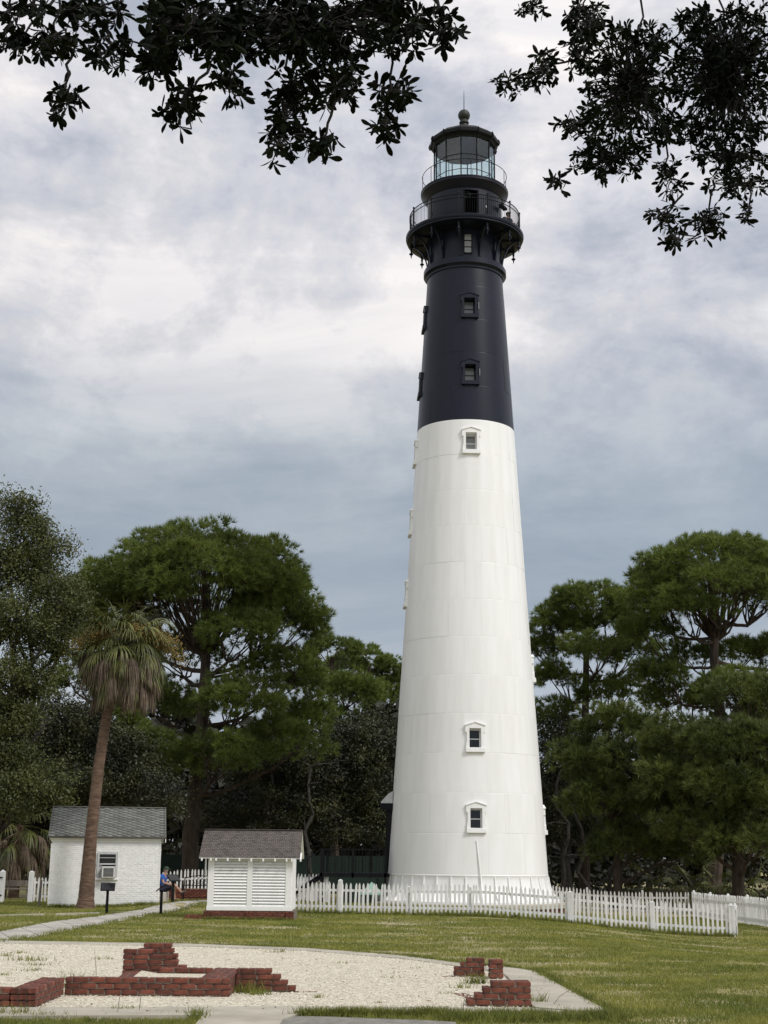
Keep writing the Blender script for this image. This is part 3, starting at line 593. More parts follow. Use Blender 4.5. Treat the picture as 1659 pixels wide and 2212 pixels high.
# roof: two slopes; shingles laid diamond fashion
OVL, OVR, EO, RISE = 0.10, 0.16, 0.16, 1.05
run = HD / 2; slope = math.atan2(RISE, run)
rb = MB(); zt = HH + 0.0
rb.prism([(-EO, zt - EO * math.tan(slope)), (run, zt + RISE), (HD + EO, zt - EO * math.tan(slope)), (HD + EO, zt - EO * math.tan(slope) + 0.05), (run, zt + RISE + 0.05), (-EO, zt - EO * math.tan(slope) + 0.05)], 'x', -OVL, HW + OVR)
roof = rb.build('roof', 'roof_board', HS)
gab = MB().prism([(0.04, HH + 0.002), (HD - 0.04, HH + 0.002), (run, HH + RISE - 0.03)], 'x', HW - 0.22, HW - 0.03); gab.prism([(0.04, HH + 0.002), (HD - 0.04, HH + 0.002), (run, HH + RISE - 0.03)], 'x', 0.03, 0.22)
gab.build('gable', 'white_paint', HS)
tb = MB()
tb.prism([(-EO, zt - EO * math.tan(slope) - 0.13), (-EO, zt - EO * math.tan(slope) - 0.005), (run, zt + RISE - 0.005), (HD + EO, zt - EO * math.tan(slope) - 0.005), (HD + EO, zt - EO * math.tan(slope) - 0.13), (run, zt + RISE - 0.13)], 'x', HW + OVR - 0.03, HW + OVR + 0.0)
tb.build('bargeboard', 'white_paint', HS)
SL = (run + EO) / math.cos(slope); RW, RS = 0.35, 0.105       # shingle width across, row spacing
q_ = .87; sh = MB().add([(-RW / 2 * q_, 0, .012), (0, -RS * q_, .02), (RW / 2 * q_, 0, .012), (0, RS * q_, .006), (-RW / 2 * q_, 0, 0), (0, -RS * q_, 0), (RW / 2 * q_, 0, 0), (0, RS * q_, 0)], [(0, 1, 2, 3), (0, 4, 5, 1), (1, 5, 6, 2), (2, 6, 7, 3), (3, 7, 4, 0)]).mesh('shingle'); sh.materials.append(MATS['shingle_grey'])  # shingles cut small so the dark board paints shadow lines between them
nr = int(SL / RS)
for r_ in range(nr):
    s = (r_ + 1) * RS - 0.02; n_ = int((HW + OVL + OVR) / RW) + 1
    for c in range(n_):
        x = -OVL + RW * (c + 0.5 + (0.5 if r_ % 2 else 0)) - 0.05
        if x < -OVL + 0.10 or x > HW + OVR - 0.10: continue
        o = mesh_obj('shingle', sh, None, roof, (x + rnd.uniform(-.004, .004), -EO + s * math.cos(slope), zt - EO * math.tan(slope) + 0.052 + s * math.sin(slope)), (slope, 0, rnd.uniform(-.015, .015)))
st = MB().cbox(-OVL - 0.01, HW + OVR + 0.01, run - 0.07, run + 0.07, zt + RISE + 0.052, zt + RISE + 0.085, 0.01); st.build('ridge_cap', 'shingle_grey', roof)
MB().box(-OVL, -OVL + 0.03, 0, SL, 0.0, 0.02).build('verge_strip', 'shingle_grey', roof, (0, -EO, zt - EO * math.tan(slope) + 0.049), (slope, 0, 0))
MB().box(HW + OVR - 0.03, HW + OVR, 0, SL, 0.0, 0.014).build('verge_strip', 'shingle_grey', roof, (0, -EO, zt - EO * math.tan(slope) + 0.049), (slope, 0, 0))
# sash window with an air conditioner
hw_ = empty('window', ((WX0 + WX1) / 2, 0, 0)); hw_.parent = HS; hh = (WX1 - WX0) / 2
f_ = MB().box(-hh - .02, -hh + .05, -.035, .1, WZ0, WZ1).box(hh - .05, hh + .02, -.035, .1, WZ0, WZ1).box(-hh - .018, hh + .018, -.03, .1, WZ1 - .06, WZ1 + .01).box(-hh + .05, hh - .05, -.01, .09, (WZ0 + WZ1) / 2 + 0.02, (WZ0 + WZ1) / 2 + 0.07).box(-hh + .05, hh - .05, -.008, .06, WZ1 - 0.2, WZ1 - 0.18)
f_.build('frame', 'aluminium', hw_); MB().cbox(-hh - .06, hh + .06, -.05, .1, WZ0 - .07, WZ0 - .002, .008).build('sill', 'painted_brick', hw_)
MB().box(-hh + .05, hh - .05, .05, .06, (WZ0 + WZ1) / 2 + .07, WZ1 - .06).build('pane', 'pane_dark', hw_)
MB().box(-hh + .05, -hh + .16, .05, .06, WZ0, (WZ0 + WZ1) / 2 + .02).build('filler_panel', 'aluminium', hw_)
ac = empty('air_conditioner', (((WX0 + WX1) / 2) + .06, 0, 0)); tag(ac, 'window air conditioner in the white brick house', 'air conditioner'); ac.location = HS.matrix_basis @ Vector(((WX0 + WX1) / 2 + .05, 0, WZ0)); ac.rotation_euler = (0, 0, ha)
MB().cbox(-.24, .24, -.28, .06, 0.005, .42, .015).build('casing', 'ac_plastic', ac)
MB().box(-.17, .19, -.292, -.282, .06, .36).build('grille', 'pane_dark', ac)
for k in range(7): MB().box(-.17, .19, -.30, -.293, .075 + .042 * k, .085 + .042 * k).build('grille_slat', 'aluminium', ac)
MB().box(0.01, 0.02, -.01, .02, 0, 0).build('mount', 'aluminium', ac) if False else None
# ================================================================== LOUVRED SHED
sl_, sr_ = at(446, 1976, 46.0), at(628.5, 1978, 46.0)
SW = sr_.x - sl_.x
SD = empty('louvred_shed', (sl_.x, 46.0, 0)); tag(SD, 'small white louvred shed with brown shingle roof on a brick footing', 'shed')
PZ, WH, DP = 0.27, 1.66, 2.2
TZ = PZ + WH
MB().box(0.03, SW - 0.03, 0.08, DP, PZ + 0.01, TZ - 0.01).build('dark_interior', 'pane_dark', SD)  # near-black box in place of the dim space behind the slats
cbd = MB()
def board(name, x0, x1, y0, y1, z0, z1): return MB().cbox(x0, x1, y0, y1, z0, z1, 0.006).build(name, 'white_paint', SD)
board('corner_board', 0, 0.20, 0.0, 0.10, PZ + 0.13, TZ - 0.07); board('corner_board', SW - 0.20, SW, 0.0, 0.10, PZ + 0.13, TZ - 0.07)
board('centre_post', SW / 2 - 0.085, SW / 2 + 0.085, 0.0, 0.10, PZ + 0.13, TZ - 0.07)
board('bottom_board', -0.015, SW + 0.015, -0.015, 0.11, PZ, PZ + 0.128); board('top_board', -0.005, SW + 0.005, -0.006, 0.11, TZ - 0.068, TZ + 0.06)
board('side_wall', SW - 0.028, SW + 0.002, 0.105, DP, PZ + 0.005, TZ); board('side_wall', -0.002, 0.028, 0.105, DP, PZ + 0.005, TZ)
NSL = 16; zl0, zl1 = PZ + 0.13, TZ - 0.07; dz = (zl1 - zl0) / NSL
for (x0, x1) in ((0.20, SW / 2 - 0.085), (SW / 2 + 0.085, SW - 0.20)):
    sm_ = MB().prism([(-0.012, 0.004), (0.0, -0.004), (0.062, dz * 1.05), (0.052, dz * 1.12)], 'x', x0 + 0.003, x1 - 0.003).mesh('louvre_slat'); sm_.materials.append(MATS['white_paint'])
    for k in range(NSL): mesh_obj('louvre_slat', sm_, None, SD, (0, 0.012, zl0 + dz * k), (rnd.uniform(-.03, .03), 0, 0))
sro = (218 / 183.8 - 1) * SW / 2; srise, srun, eo = 0.72, DP / 2, 0.20; ss = math.atan2(srise, srun)
rz = TZ + 0.05
r2 = MB().prism([(-eo, rz - eo * math.tan(ss)), (srun, rz + srise), (DP + eo, rz - eo * math.tan(ss)), (DP + eo, rz - eo * math.tan(ss) + .035), (srun, rz + srise + .035), (-eo, rz - eo * math.tan(ss) + .035)], 'x', -sro - 0.03, SW + sro)
sroof = r2.build('roof', 'white_paint', SD)
MB().prism([(0.02, TZ + .061), (DP - .02, TZ + .061), (srun, rz + srise - .02)], 'x', 0.0, 0.03).prism([(0.02, TZ + .061), (DP - .02, TZ + .061), (srun, rz + srise - .02)], 'x', SW - 0.03, SW - .002).build('gable', 'white_paint', SD)
rt = MB().prism([(-eo - .02, rz - eo * math.tan(ss) - .075), (-eo - .02, rz - eo * math.tan(ss) - .005), (0.1, rz + 0.1 * math.tan(ss) - .005), (0.1, rz + 0.1 * math.tan(ss) - .075)], 'x', -.024, .024).mesh('rafter_tail'); rt.materials.append(MATS['white_paint'])
for px in (518, 620, 680, 812, 945, 1080, 1215, 1350, 1480, 1540, 1640):
    mesh_obj('rafter_tail', rt, None, SD, ((px - 585) / 955 * SW, 0, 0))
SL2 = (srun + eo) / math.cos(ss); row = 0.088; tw = 0.135
shm = MB().box(0.003, tw - 0.003, 0, row * 1.15, 0, 0.009).mesh('shingle'); shm.materials.append(MATS['shingle_brown'])
cells = []
for r_ in range(int(SL2 / row) + 1):
    n_ = int((SW + 2 * sro + .03) / tw) + 1
    for c in range(n_):
        x = -sro - 0.03 + tw * (c + (0.5 if r_ % 2 else 0)) - tw / 2
        x0, x1 = max(x, -sro - 0.04), min(x + tw, SW + sro + 0.01)
        if x1 - x0 > 0.03: cells.append((r_, x0, x1))
rnd.shuffle(cells); rest = MB()
for i, (r_, x0, x1) in enumerate(cells):
    s = r_ * row - 0.015; loc = (x0, -eo + s * math.cos(ss), rz - eo * math.tan(ss) + .037 + s * math.sin(ss) + rnd.uniform(0, .003))
    if i < 300: mesh_obj('shingle', shm, None, sroof, loc, (ss - 0.06, 0, 0), ((x1 - x0) / tw, 1, 1))
    else:
        M_ = Matrix.Translation(loc) @ Matrix.Rotation(ss - 0.06, 4, 'X'); k0 = len(rest.v); b = MB().box(0.003, x1 - x0 - 0.003, 0, row * 1.15, 0, 0.009)
        rest.add([M_ @ Vector(p) for p in b.v], b.f)
if rest.v: tag(rest.build('shingles', 'shingle_brown', sroof), kind='stuff')
MB().cbox(-sro - .03, SW + sro, srun - .06, srun + .06, rz + srise + .045, rz + srise + .07, .008).build('ridge_cap', 'shingle_brown', sroof)
MB().box(-0.14, -0.10, 0.3, 0.42, TZ - 0.62, TZ - 0.02).build('hanging_board', 'white_paint', SD)
# footing
fb = MB().cbox(-0.1, 0.1, -0.05, 0.05, -0.03, 0.03, 0.005).mesh('brick'); fb.materials.append(MATS['brick'])
def footing(x0, x1, y, rows, z0, proud=0.0, L=0.215, Hc=0.072):
    for r_ in range(rows):
        x = x0 + (L / 2 if r_ % 2 else 0) - (L if r_ % 2 else 0)
        while x < x1 - 0.02:
            a, b = max(x, x0), min(x + L, x1); x += L
            if b - a < 0.04: continue
            mesh_obj('brick', fb, None, SD, ((a + b) / 2, y + 0.05 - proud, z0 + Hc * (r_ + .5)), (0, 0, rnd.uniform(-.02, .02)), ((b - a - .012) / 0.2, 1, 1))
footing(-0.10, SW + 0.09, 0.0, 4, -0.03)
for cx in (0.03, SW / 2 + 0.02, SW - 0.04): footing(cx - 0.13, cx + 0.13, 0.0, 4, -0.03, 0.045)
MB().box(-0.08, SW + 0.07, 0.012, DP, -0.05, PZ - 0.004).build('footing_core', 'mortar', SD)
for r_ in range(2):
    for k in range(3): mesh_obj('brick', fb, None, SD, (-0.62 + 0.21 * k + .06 * r_, 0.06, 0.035 + .072 * r_), (0, 0, rnd.uniform(-.03, .03)))
# ================================================================== PICKET FENCES
def picket_mesh(h, w, t, tip):
    m = MB().prism([(-w / 2, 0), (w / 2, 0), (w / 2, h - tip), (w * 0.22, h - tip * 0.25), (0, h), (-w * 0.22, h - tip * 0.25), (-w / 2, h - tip)], 'y', -t / 2, t / 2); return m
def fence(name, label, p0, p1, pitch=0.15, h=0.98, w=0.072, m='fence_paint', posts=None, group=None, z0=0.06, gaps=(), rails=(0.16, 0.70), cat='fence', posth=1.12, jit=0.02, mesh=None, flat=None):
    d = Vector((p1[0] - p0[0], p1[1] - p0[1], 0)); L = d.length; ang = math.atan2(d.y, d.x)
    base = empty(name, (p0[0], p0[1], gz(*p0[:2])), ang); tag(base, label, cat, group)
    zz = lambda s: gz(p0[0] + d.x * s / L, p0[1] + d.y * s / L) - base.location.z
    pm = picket_mesh(h, w, 0.022, 0.09).mesh('picket'); pm.materials.append(MATS[m])
    n = int(L / pitch)
    for k in range(n + 1):
        s = k * pitch
        lean = random.gauss(0, jit * 0.5) + (random.choice((-0.05, 0.06)) if random.random() < 0.04 else 0)
        mesh_obj('picket', pm, None, base, (s + random.uniform(-.006, .006), random.uniform(-.004, .004), zz(s) + z0 + random.uniform(-.012, .012)), (random.gauss(0, .01), lean, 0))
    st = 2.4
    for rr in rails:
        s = 0
        while s < L - 0.05:
            e = min(s + st, L); a, b = zz(s), zz(e)
            MB().add([(s, .015, a + z0 + rr), (e, .015, b + z0 + rr), (e, .055, b + z0 + rr), (s, .055, a + z0 + rr), (s, .015, a + z0 + rr + .085), (e, .015, b + z0 + rr + .085), (e, .055, b + z0 + rr + .085), (s, .055, a + z0 + rr + .085)],
                     [(0, 3, 2, 1), (4, 5, 6, 7), (0, 1, 5, 4), (1, 2, 6, 5), (2, 3, 7, 6), (3, 0, 4, 7)]).build('rail', m, base); s += st
    for s, ph_, pw in (posts or [(x, posth, .1) for x in np.arange(0, L + .01, 2.4)]):
        o = MB().cbox(-pw / 2, pw / 2, -pw / 2, pw / 2, -0.3, ph_ - .03, .006).add([(-pw / 2 - .004, -pw / 2 - .004, ph_ - .028), (pw / 2 + .004, -pw / 2 - .004, ph_ - .028), (pw / 2 + .004, pw / 2 + .004, ph_ - .028), (-pw / 2 - .004, pw / 2 + .004, ph_ - .028), (0, 0, ph_ + .015)], [(0, 1, 4), (1, 2, 4), (2, 3, 4), (3, 0, 4), (3, 2, 1, 0)])
        o.build('post', m, base, (s, 0.055 + pw / 2 if pw < .12 else 0.02, zz(s)))
    return base
FL, FR = at(600, 1966, 51.0), at(1584, 2006, 48.6)
Lf = math.hypot(FR.x - FL.x, FR.y - FL.y)
fx = lambda px: (at(px, 1975, 50).x - FL.x) / (FR.x - FL.x) * Lf
fence('picket_fence', 'long white picket fence running across the lawn in front of the lighthouse', (FL.x, FL.y), (FR.x, FR.y), posts=[(fx(733), 1.16, .14), (fx(883), .98, .09), (fx(1015), .98, .09), (fx(1228), 1.06, .20), (fx(1398), 1.0, .17), (Lf - .05, 1.02, .17)], h=1.0)
gt = fence('garden_gate', 'narrow white picket gate standing open at the right end of the front fence', (FR.x + 0.12, FR.y - 0.05), (FR.x + 0.42, FR.y + 1.5), pitch=0.13, h=0.95, posts=[(0, 1.0, .1), (1.55, 1.0, .1)], cat='gate')
MB().add([(0, .0, .25), (1.5, .0, .72), (1.5, .03, .72), (0, .03, .25), (0, .0, .33), (1.5, .0, .8), (1.5, .03, .8), (0, .03, .33)], [(0, 3, 2, 1), (4, 5, 6, 7), (0, 1, 5, 4), (1, 2, 6, 5), (2, 3, 7, 6), (3, 0, 4, 7)]).build('brace', 'fence_paint', gt)
rc = at(1489, 1960, 64)
fence('picket_fence', 'weathered grey picket fence behind the lighthouse at the edge of the wood', (at(1150, 1950, 64.5).x, 64.5), (rc.x, 64.0), m='grey_fence', h=1.0)
re_ = at(1672, 1996, 52)
fence('picket_fence', 'white picket fence seen edge-on at the right, beyond the gate', (rc.x + .1, 63.9), (re_.x + 0.6, 51.0), m='fence_paint', h=1.0, pitch=0.13)
lb = at(706, 1944, 63)
fence('picket_fence', 'short white picket fence behind the shed, left of the lighthouse', (at(610, 1944, 63).x, 63), (lb.x, 63), posts=[(0.1, 1.1, .1), (lb.x - at(610, 1944, 63).x, 1.16, .12)], h=1.02)
fence('picket_fence', 'distant white picket fence behind the pine trunk and the bench', (-12.5, 66), (at(712, 1940, 66).x, 66), pitch=.16, h=1.12)
ga = at(58, 1950, 60)
fence('picket_fence', 'white picket fence between the tall gatepost and the left wall of the house', (ga.x + .12, 60), (at(112, 1950, 60).x, 60), h=.95, posts=[(0, 1.25, .19)])
gp2 = at(2, 1950, 60)
gpo = empty('gatepost', (gp2.x, 60, 0)); tag(gpo, 'tall white gatepost at the left edge beside the open gateway', 'gatepost')
MB().cbox(-.1, .1, -.1, .1, -.2, 1.2, .008).build('shaft', 'fence_paint', gpo); MB().add([(-.104, -.104, 1.202), (.104, -.104, 1.202), (.104, .104, 1.202), (-.104, .104, 1.202), (0, 0, 1.29)], [(0, 1, 4), (1, 2, 4), (2, 3, 4), (3, 0, 4), (3, 2, 1, 0)]).build('cap', 'fence_paint', gpo)
for z in (.25, .95): MB().box(-.105, .03, -.14, -.101, z, z + .05).build('hinge', 'black_metal', gpo)
stk = at(83, 1968, 55.5)
MB().tube([(0, 0, -.2), (0.02, 0, .5), (.035, 0, .98)], [.055, .05, .045], 8).build('wooden_stake', 'old_wood', None, (stk.x, 55.5, 0)).location = (stk.x, 55.5, 0)
tag(bpy.data.objects['wooden_stake'], 'weathered wooden stake in the grass beside the white brick house', 'stake')
pb = at(32, 1945, 63)
pbn = empty('plank_bench', (pb.x, 63, 0)); tag(pbn, 'old plank bench in the shade beyond the open gateway', 'bench')
for y, z in ((0, .42), (.3, .42)): MB().cbox(-.75, .6, y, y + .26, z, z + .06, .006).build('seat_plank', 'old_wood', pbn)
MB().cbox(-.75, .5, .56, .6, .55, .8, .006).build('back_plank', 'old_wood', pbn)
for x in (-.6, .45): MB().box(x, x + .07, .05, .5, -.05, .419).build('leg', 'old_wood', pbn); MB().box(x, x + .06, .601, .66, .1, .85).build('back_post', 'old_wood', pbn)
# ================================================================== SIGNS, BENCH, LOW WALL, SEATED MAN
def sign(px, py, Y, rz, label, hgt=0.92):
    p = at(px, py, Y); e = empty('sign_stand', (p.x, Y, gz(p.x, Y)), rz); tag(e, label, 'sign')
    MB().cbox(-.045, .045, -.045, .045, -.15, hgt - .12, .006).build('post', 'black_metal', e)
    pn = MB().cbox(-.24, .24, -.20, .20, 0, .03, .006).build('panel', 'black_metal', e, (0, -.02, hgt - .06), (R(38), 0, 0))
    MB().cbox(-.21, .21, -.17, .17, .031, .036, .002).build('sign_face', 'pane_dark', e, (0, -.02, hgt - .06), (R(38), 0, 0))
    return e
sign(230, 1977, 49.5, R(8), 'black information sign on a post in front of the white house')
sign(347, 1977, 49.0, R(-84), 'black information sign seen edge-on beside the path')
sign(372, 1955, 56.5, R(35), 'black information sign in front of the seated man', 0.98)
lw_ = empty('low_brick_wall', (at(350, 1953, 61).x, 61, 0.05)); tag(lw_, 'low brown brick wall behind the seated man and the bench', 'wall')
MB().box(0.0, 2.4, 0.03, .25, -.1, .53).build('wall_core', 'mortar', lw_)
for r_ in range(7):
    for k in range(11): mesh_obj('brick', fb, None, lw_, (.11 + .215 * k + (.1 if r_ % 2 else 0), .03, .04 + .074 * r_), (0, 0, rnd.uniform(-.02, .02)))
bx_ = at(428, 1953, 58.5)
bn = empty('garden_bench', (bx_.x, 58.5, gz(bx_.x, 58.5))); tag(bn, 'black metal garden bench half hidden behind the louvred shed', 'bench')
for x in (-.62, .55):
    MB().tube([(x, -.25, 0), (x, -.22, .62), (x, .2, .62)], .022, 6).build('arm_frame', 'black_metal', bn); MB().tube([(x, .25, 0), (x, .2, .45), (x + .02, .32, .95)], .022, 6).build('back_leg', 'black_metal', bn)
for k in range(5): MB().box(-.62, .57, -.22 + .1 * k, -.15 + .1 * k, .41, .43).build('seat_slat', 'black_metal', bn)
MB().tube([(-.6, .31, .9), (-.3, .33, .98), (0, .33, 1.0), (.3, .33, .98), (.57, .31, .9)], .02, 6).build('top_rail', 'black_metal', bn); MB().tube([(-.6, .27, .62), (.57, .27, .62)], .018, 6).build('lower_rail', 'black_metal', bn)
for k in range(6):
    x = -.42 + .17 * k; MB().tube([(x - .06, .29, .64), (x + .05, .3, .72), (x - .05, .31, .82), (x + .06, .32, .95)], .014, 5).build('scroll', 'black_metal', bn)
MB().box(-.62, .57, -.24, -.22, .16, .18).build('stretcher', 'black_metal', bn)
def skin_body(name, verts, edges, radii, m, parent, sub=2, loc=(0, 0, 0), rot=(0, 0, 0)):
    me = bpy.data.meshes.new(name); me.from_pydata(verts, edges, []); o = bpy.data.objects.new(name, me); COL.objects.link(o); o.parent = parent; o.location = loc; o.rotation_euler = rot
    md = o.modifiers.new('skin', 'SKIN'); o.modifiers.new('sub', 'SUBSURF').levels = sub; o.modifiers['sub'].render_levels = sub
    for i, r_ in enumerate(radii): me.skin_vertices[0].data[i].radius = (r_, r_) if not hasattr(r_, '__len__') else r_
    me.skin_vertices[0].data[0].use_root = True; me.materials.append(MATS[m]); return o
def person(name, loc, rz, J, cloth, label, cat='person', short=True, cap='cap_green', hair='grey_hair', trousers=None):
    """J: joints in local coords (x forward). keys pelvis chest neck head, shL elL haL shR.., hiL knL anL toL .."""
    e = empty(name, loc, rz); tag(e, label, cat); V = Vector
    ks = ['pelvis', 'waist', 'chest', 'neck', 'head', 'crown', 'shL', 'elL', 'wrL', 'haL', 'shR', 'elR', 'wrR', 'haR', 'hiL', 'knL', 'anL', 'toL', 'hiR', 'knR', 'anR', 'toR']
    v = [J[k] for k in ks]; ix = {k: i for i, k in enumerate(ks)}
    ed = [('pelvis', 'waist'), ('waist', 'chest'), ('chest', 'neck'), ('neck', 'head'), ('head', 'crown')]
    for s in 'LR': ed += [('chest', 'sh' + s), ('sh' + s, 'el' + s), ('el' + s, 'wr' + s), ('wr' + s, 'ha' + s), ('pelvis', 'hi' + s), ('hi' + s, 'kn' + s), ('kn' + s, 'an' + s), ('an' + s, 'to' + s)]
    rad = dict(pelvis=.135, waist=.13, chest=.145, neck=.055, head=.088, crown=.075, shL=.07, elL=.043, wrL=.03, haL=.035, hiL=.095, knL=.062, anL=.04, toL=.038)
    for k in list(rad): 
        if k.endswith('L'): rad[k[:-1] + 'R'] = rad[k]
    body = skin_body('body', v, [(ix[a], ix[b]) for a, b in ed], [rad[k] for k in ks], 'skin', e)
    g = 1.13
    sh = ['pelvis', 'waist', 'chest', 'shL', 'slL', 'shR', 'slR']; P = dict(J); 
    for s in 'LR': P['sl' + s] = tuple(V(J['sh' + s]).lerp(V(J['el' + s]), .62))
    skin_body('shirt', [P[k] for k in sh], [(0, 1), (1, 2), (2, 3), (3, 4), (2, 5), (5, 6)], [.155, .155, .165, .088, .072, .088, .072], cloth, e)
    for s in 'LR': P['th' + s] = tuple(V(J['hi' + s]).lerp(V(J['kn' + s]), .85)) if short else J['an' + s]
    tk = ['pelvis', 'hiL', 'thL', 'hiR', 'thR'] if short else ['pelvis', 'hiL', 'knL', 'thL', 'hiR', 'knR', 'thR']
    te = [(0, 1), (1, 2), (0, 3), (3, 4)] if short else [(0, 1), (1, 2), (2, 3), (0, 4), (4, 5), (5, 6)]
    tr = [.15, .115, .092, .115, .092] if short else [.15, .115, .08, .06, .115, .08, .06]
    skin_body('shorts' if short else 'trousers', [P[k] for k in tk], te, tr, trousers or 'navy_cloth', e)
    for s in 'LR':
        a, b = V(J['an' + s]), V(J['to' + s]); d = (b - a); dn = d.normalized()
        skin_body('shoe', [a - dn * .05 + V((0, 0, -.03)), a.lerp(b, .5) + V((0, 0, -.015)), b + dn * .03], [(0, 1), (1, 2)], [.05, .055, .042], 'shoe', e, 1)
    h = V(J['head']); c = V(J['crown']); up = (c - h).normalized()
    cp = MB().lathe([(.112 * math.cos(R(a)), .118 * math.sin(R(a))) for a in range(-8, 91, 14)], 16); cpo = cp.build('cap', cap, e, tuple(h + up * .045), smooth=True)
    MB().prism([(-.02, -.07), (.10, -.065), (.145, 0), (.10, .065), (-.02, .07)], 'z', 0, .012).build('cap_brim', cap, e, tuple(h + up * .045 + V((.075, 0, 0))))
    hr = MB().lathe([(.098 * math.cos(R(a)), .1 * math.sin(R(a))) for a in range(-55, 12, 11)], 16, a0=R(30), arc=R(300)); hr.build('hair', hair, e, tuple(h + up * .03 + V((-.012, 0, 0))), smooth=True)
    MB().lathe([(0, -.02), (.013, -.015), (.016, 0), (.008, .02), (0, .03)], 8).build('nose', 'skin', e, tuple(h + V((.09, 0, 0.005))))
    for sy in (-1, 1): MB().lathe([(0, -.03), (.012, -.02), (.014, .01), (0, .03)], 8).build('ear', 'skin', e, tuple(h + V((-.005, sy * .092, .01))))
    for sy in (-1, 1): MB().lathe([(0, -.008), (.008, 0), (0, .008)], 8).build('eye', 'pane_dark', e, tuple(h + V((.083, sy * .033, .025))))
    MB().box(-.004, .006, -.022, .022, -.004, .004).build('mouth', 'cap_green', e, tuple(h + V((.083, 0, -.045))))
    for s in 'LR':
        w = V(J['ha' + s]); d = (w - V(J['wr' + s])).normalized()
        for q in range(5):
            o = (q - 2) * .017; L = (.045, .07, .078, .07, .055)[q]
            skin_body('finger', [w + d * .01 + V((0, o, .0)), w + d * (L * .55) + V((0, o * 1.1, -.01)), w + d * L + V((0, o * 1.1, -.03))], [(0, 1), (1, 2)], [.009, .009, .008], 'skin', e, 1)
    return e
mn = at(362, 1955, 58.3)
MZ = gz(mn.x, 58.3)
J = dict(pelvis=(0, 0, .50), waist=(.0, 0, .66), chest=(.05, 0, .90), neck=(.10, 0, 1.07), head=(.15, 0, 1.19), crown=(.145, 0, 1.29),
         shL=(.05, .19, .98), elL=(.10, .26, .72), wrL=(.30, .14, .64), haL=(.37, .1, .63), shR=(.05, -.19, .98), elR=(.12, -.25, .72), wrR=(.33, -.12, .66), haR=(.4, -.09, .65),
         hiL=(.05, .1, .49), knL=(.47, .12, .52), anL=(.50, .12, .09), toL=(.66, .12, .05), hiR=(.05, -.1, .50), knR=(.48, -.02, .68), anR=(.78, .08, .36), toR=(.94, .10, .40))
person('person', (mn.x - .25, 58.3, MZ), R(-8), J, 'blue_cloth', 'seated person in blue shirt, dark shorts and cap with legs crossed by the house')
bs = empty('stone_seat', (mn.x - .25, 58.3, MZ)); tag(bs, 'low stone block seat under the person in the blue shirt', 'seat')
MB().cbox(-.3, .2, -.45, .6, -.1, .36, .02).build('block', 'path_concrete', bs)
# visitor on the gallery, standing on its far right side
ga_ = R(113); gl = TW.matrix_basis @ Vector((2.3 * math.sin(ga_), -2.3 * math.cos(ga_), 31.2))
J2 = dict(pelvis=(0, 0, .93), waist=(0, 0, 1.08), chest=(.02, 0, 1.30), neck=(.03, 0, 1.47), head=(.06, 0, 1.59), crown=(.06, 0, 1.69),
          shL=(.02, .19, 1.39), elL=(.10, .27, 1.13), wrL=(.30, .2, 1.08), haL=(.37, .18, 1.08), shR=(.02, -.19, 1.39), elR=(.08, -.28, 1.13), wrR=(.28, -.22, 1.08), haR=(.35, -.2, 1.08),
          hiL=(0, .1, .90), knL=(.03, .11, .49), anL=(-.02, .12, .08), toL=(.14, .13, .04), hiR=(0, -.1, .90), knR=(.02, -.11, .49), anR=(-.03, -.12, .08), toR=(.13, -.13, .04))
person('person', gl, R(-60), J2, 'dark_cloth', 'person in dark clothes standing at the rail on the lighthouse gallery', short=False, cap='cap_green', trousers='dark_cloth')
# ================================================================== BRICK RUINS
BM = {}
def ruin(name, label, runs, base, L=0.235, Hc=0.079, Wd=0.112):
    e = empty(name, base); tag(e, label, 'brick ruin')
    if L not in BM:
        b = MB().cbox(-L / 2 + .005, L / 2 - .005, -Wd / 2 + .005, Wd / 2 - .005, -Hc / 2 + .006, Hc / 2 - .006, .008).mesh('brick'); b.materials.append(MATS['brick']); BM[L] = b
    B_ = Vector(base)
    for (x0, y0, ang, rows, wyth) in runs:      # rows: (s0, s1) from the ground up; ang 0 = along +x, 90 = along +y ; wythes go to the left of the run
        ca, sa = math.cos(R(ang)), math.sin(R(ang)); core = []
        zz = -Hc * 0.55
        for r_, (s0, s1) in enumerate(rows):
            for w in range(wyth):
                s = s1 + (L / 2 if (r_ + w) % 2 else 0)
                while s > s0 + .02:
                    a, b = max(s - L, s0), min(s, s1); s -= L
                    if b - a < .05: continue
                    c, n_ = (a + b) / 2, (w + .5) * Wd
                    p = Vector((x0 + ca * c - sa * n_, y0 + sa * c + ca * n_, zz + Hc / 2)) - B_
                    mesh_obj('brick', BM[L], None, e, p + Vector((random.uniform(-.003, .003), random.uniform(-.003, .003), random.uniform(-.002, .002))), (random.gauss(0, .014), random.gauss(0, .010), R(ang) + random.gauss(0, .014)), ((b - a) / L * random.uniform(.975, 1.0), random.uniform(.95, 1.0), random.uniform(.94, 1.0)))
            a0, a1 = s0 + .02, s1 - .02
            q = [(a0, .012), (a1, .012), (a1, wyth * Wd - .012), (a0, wyth * Wd - .012)]
            bx8 = [(x0 + ca * s_ - sa * n_ - B_.x, y0 + sa * s_ + ca * n_ - B_.y, z_ - B_.z) for z_ in (zz, zz + Hc - (.016)) for (s_, n_) in q]
            core.append(bx8); zz += Hc
        k = MB()
        for b in core: k.add(b, [(3, 2, 1, 0), (4, 5, 6, 7), (0, 1, 5, 4), (1, 2, 6, 5), (2, 3, 7, 6), (3, 0, 4, 7)])
        k.build('mortar', 'mortar', e)
    return e
A4 = [(0, 2.35)] * 5
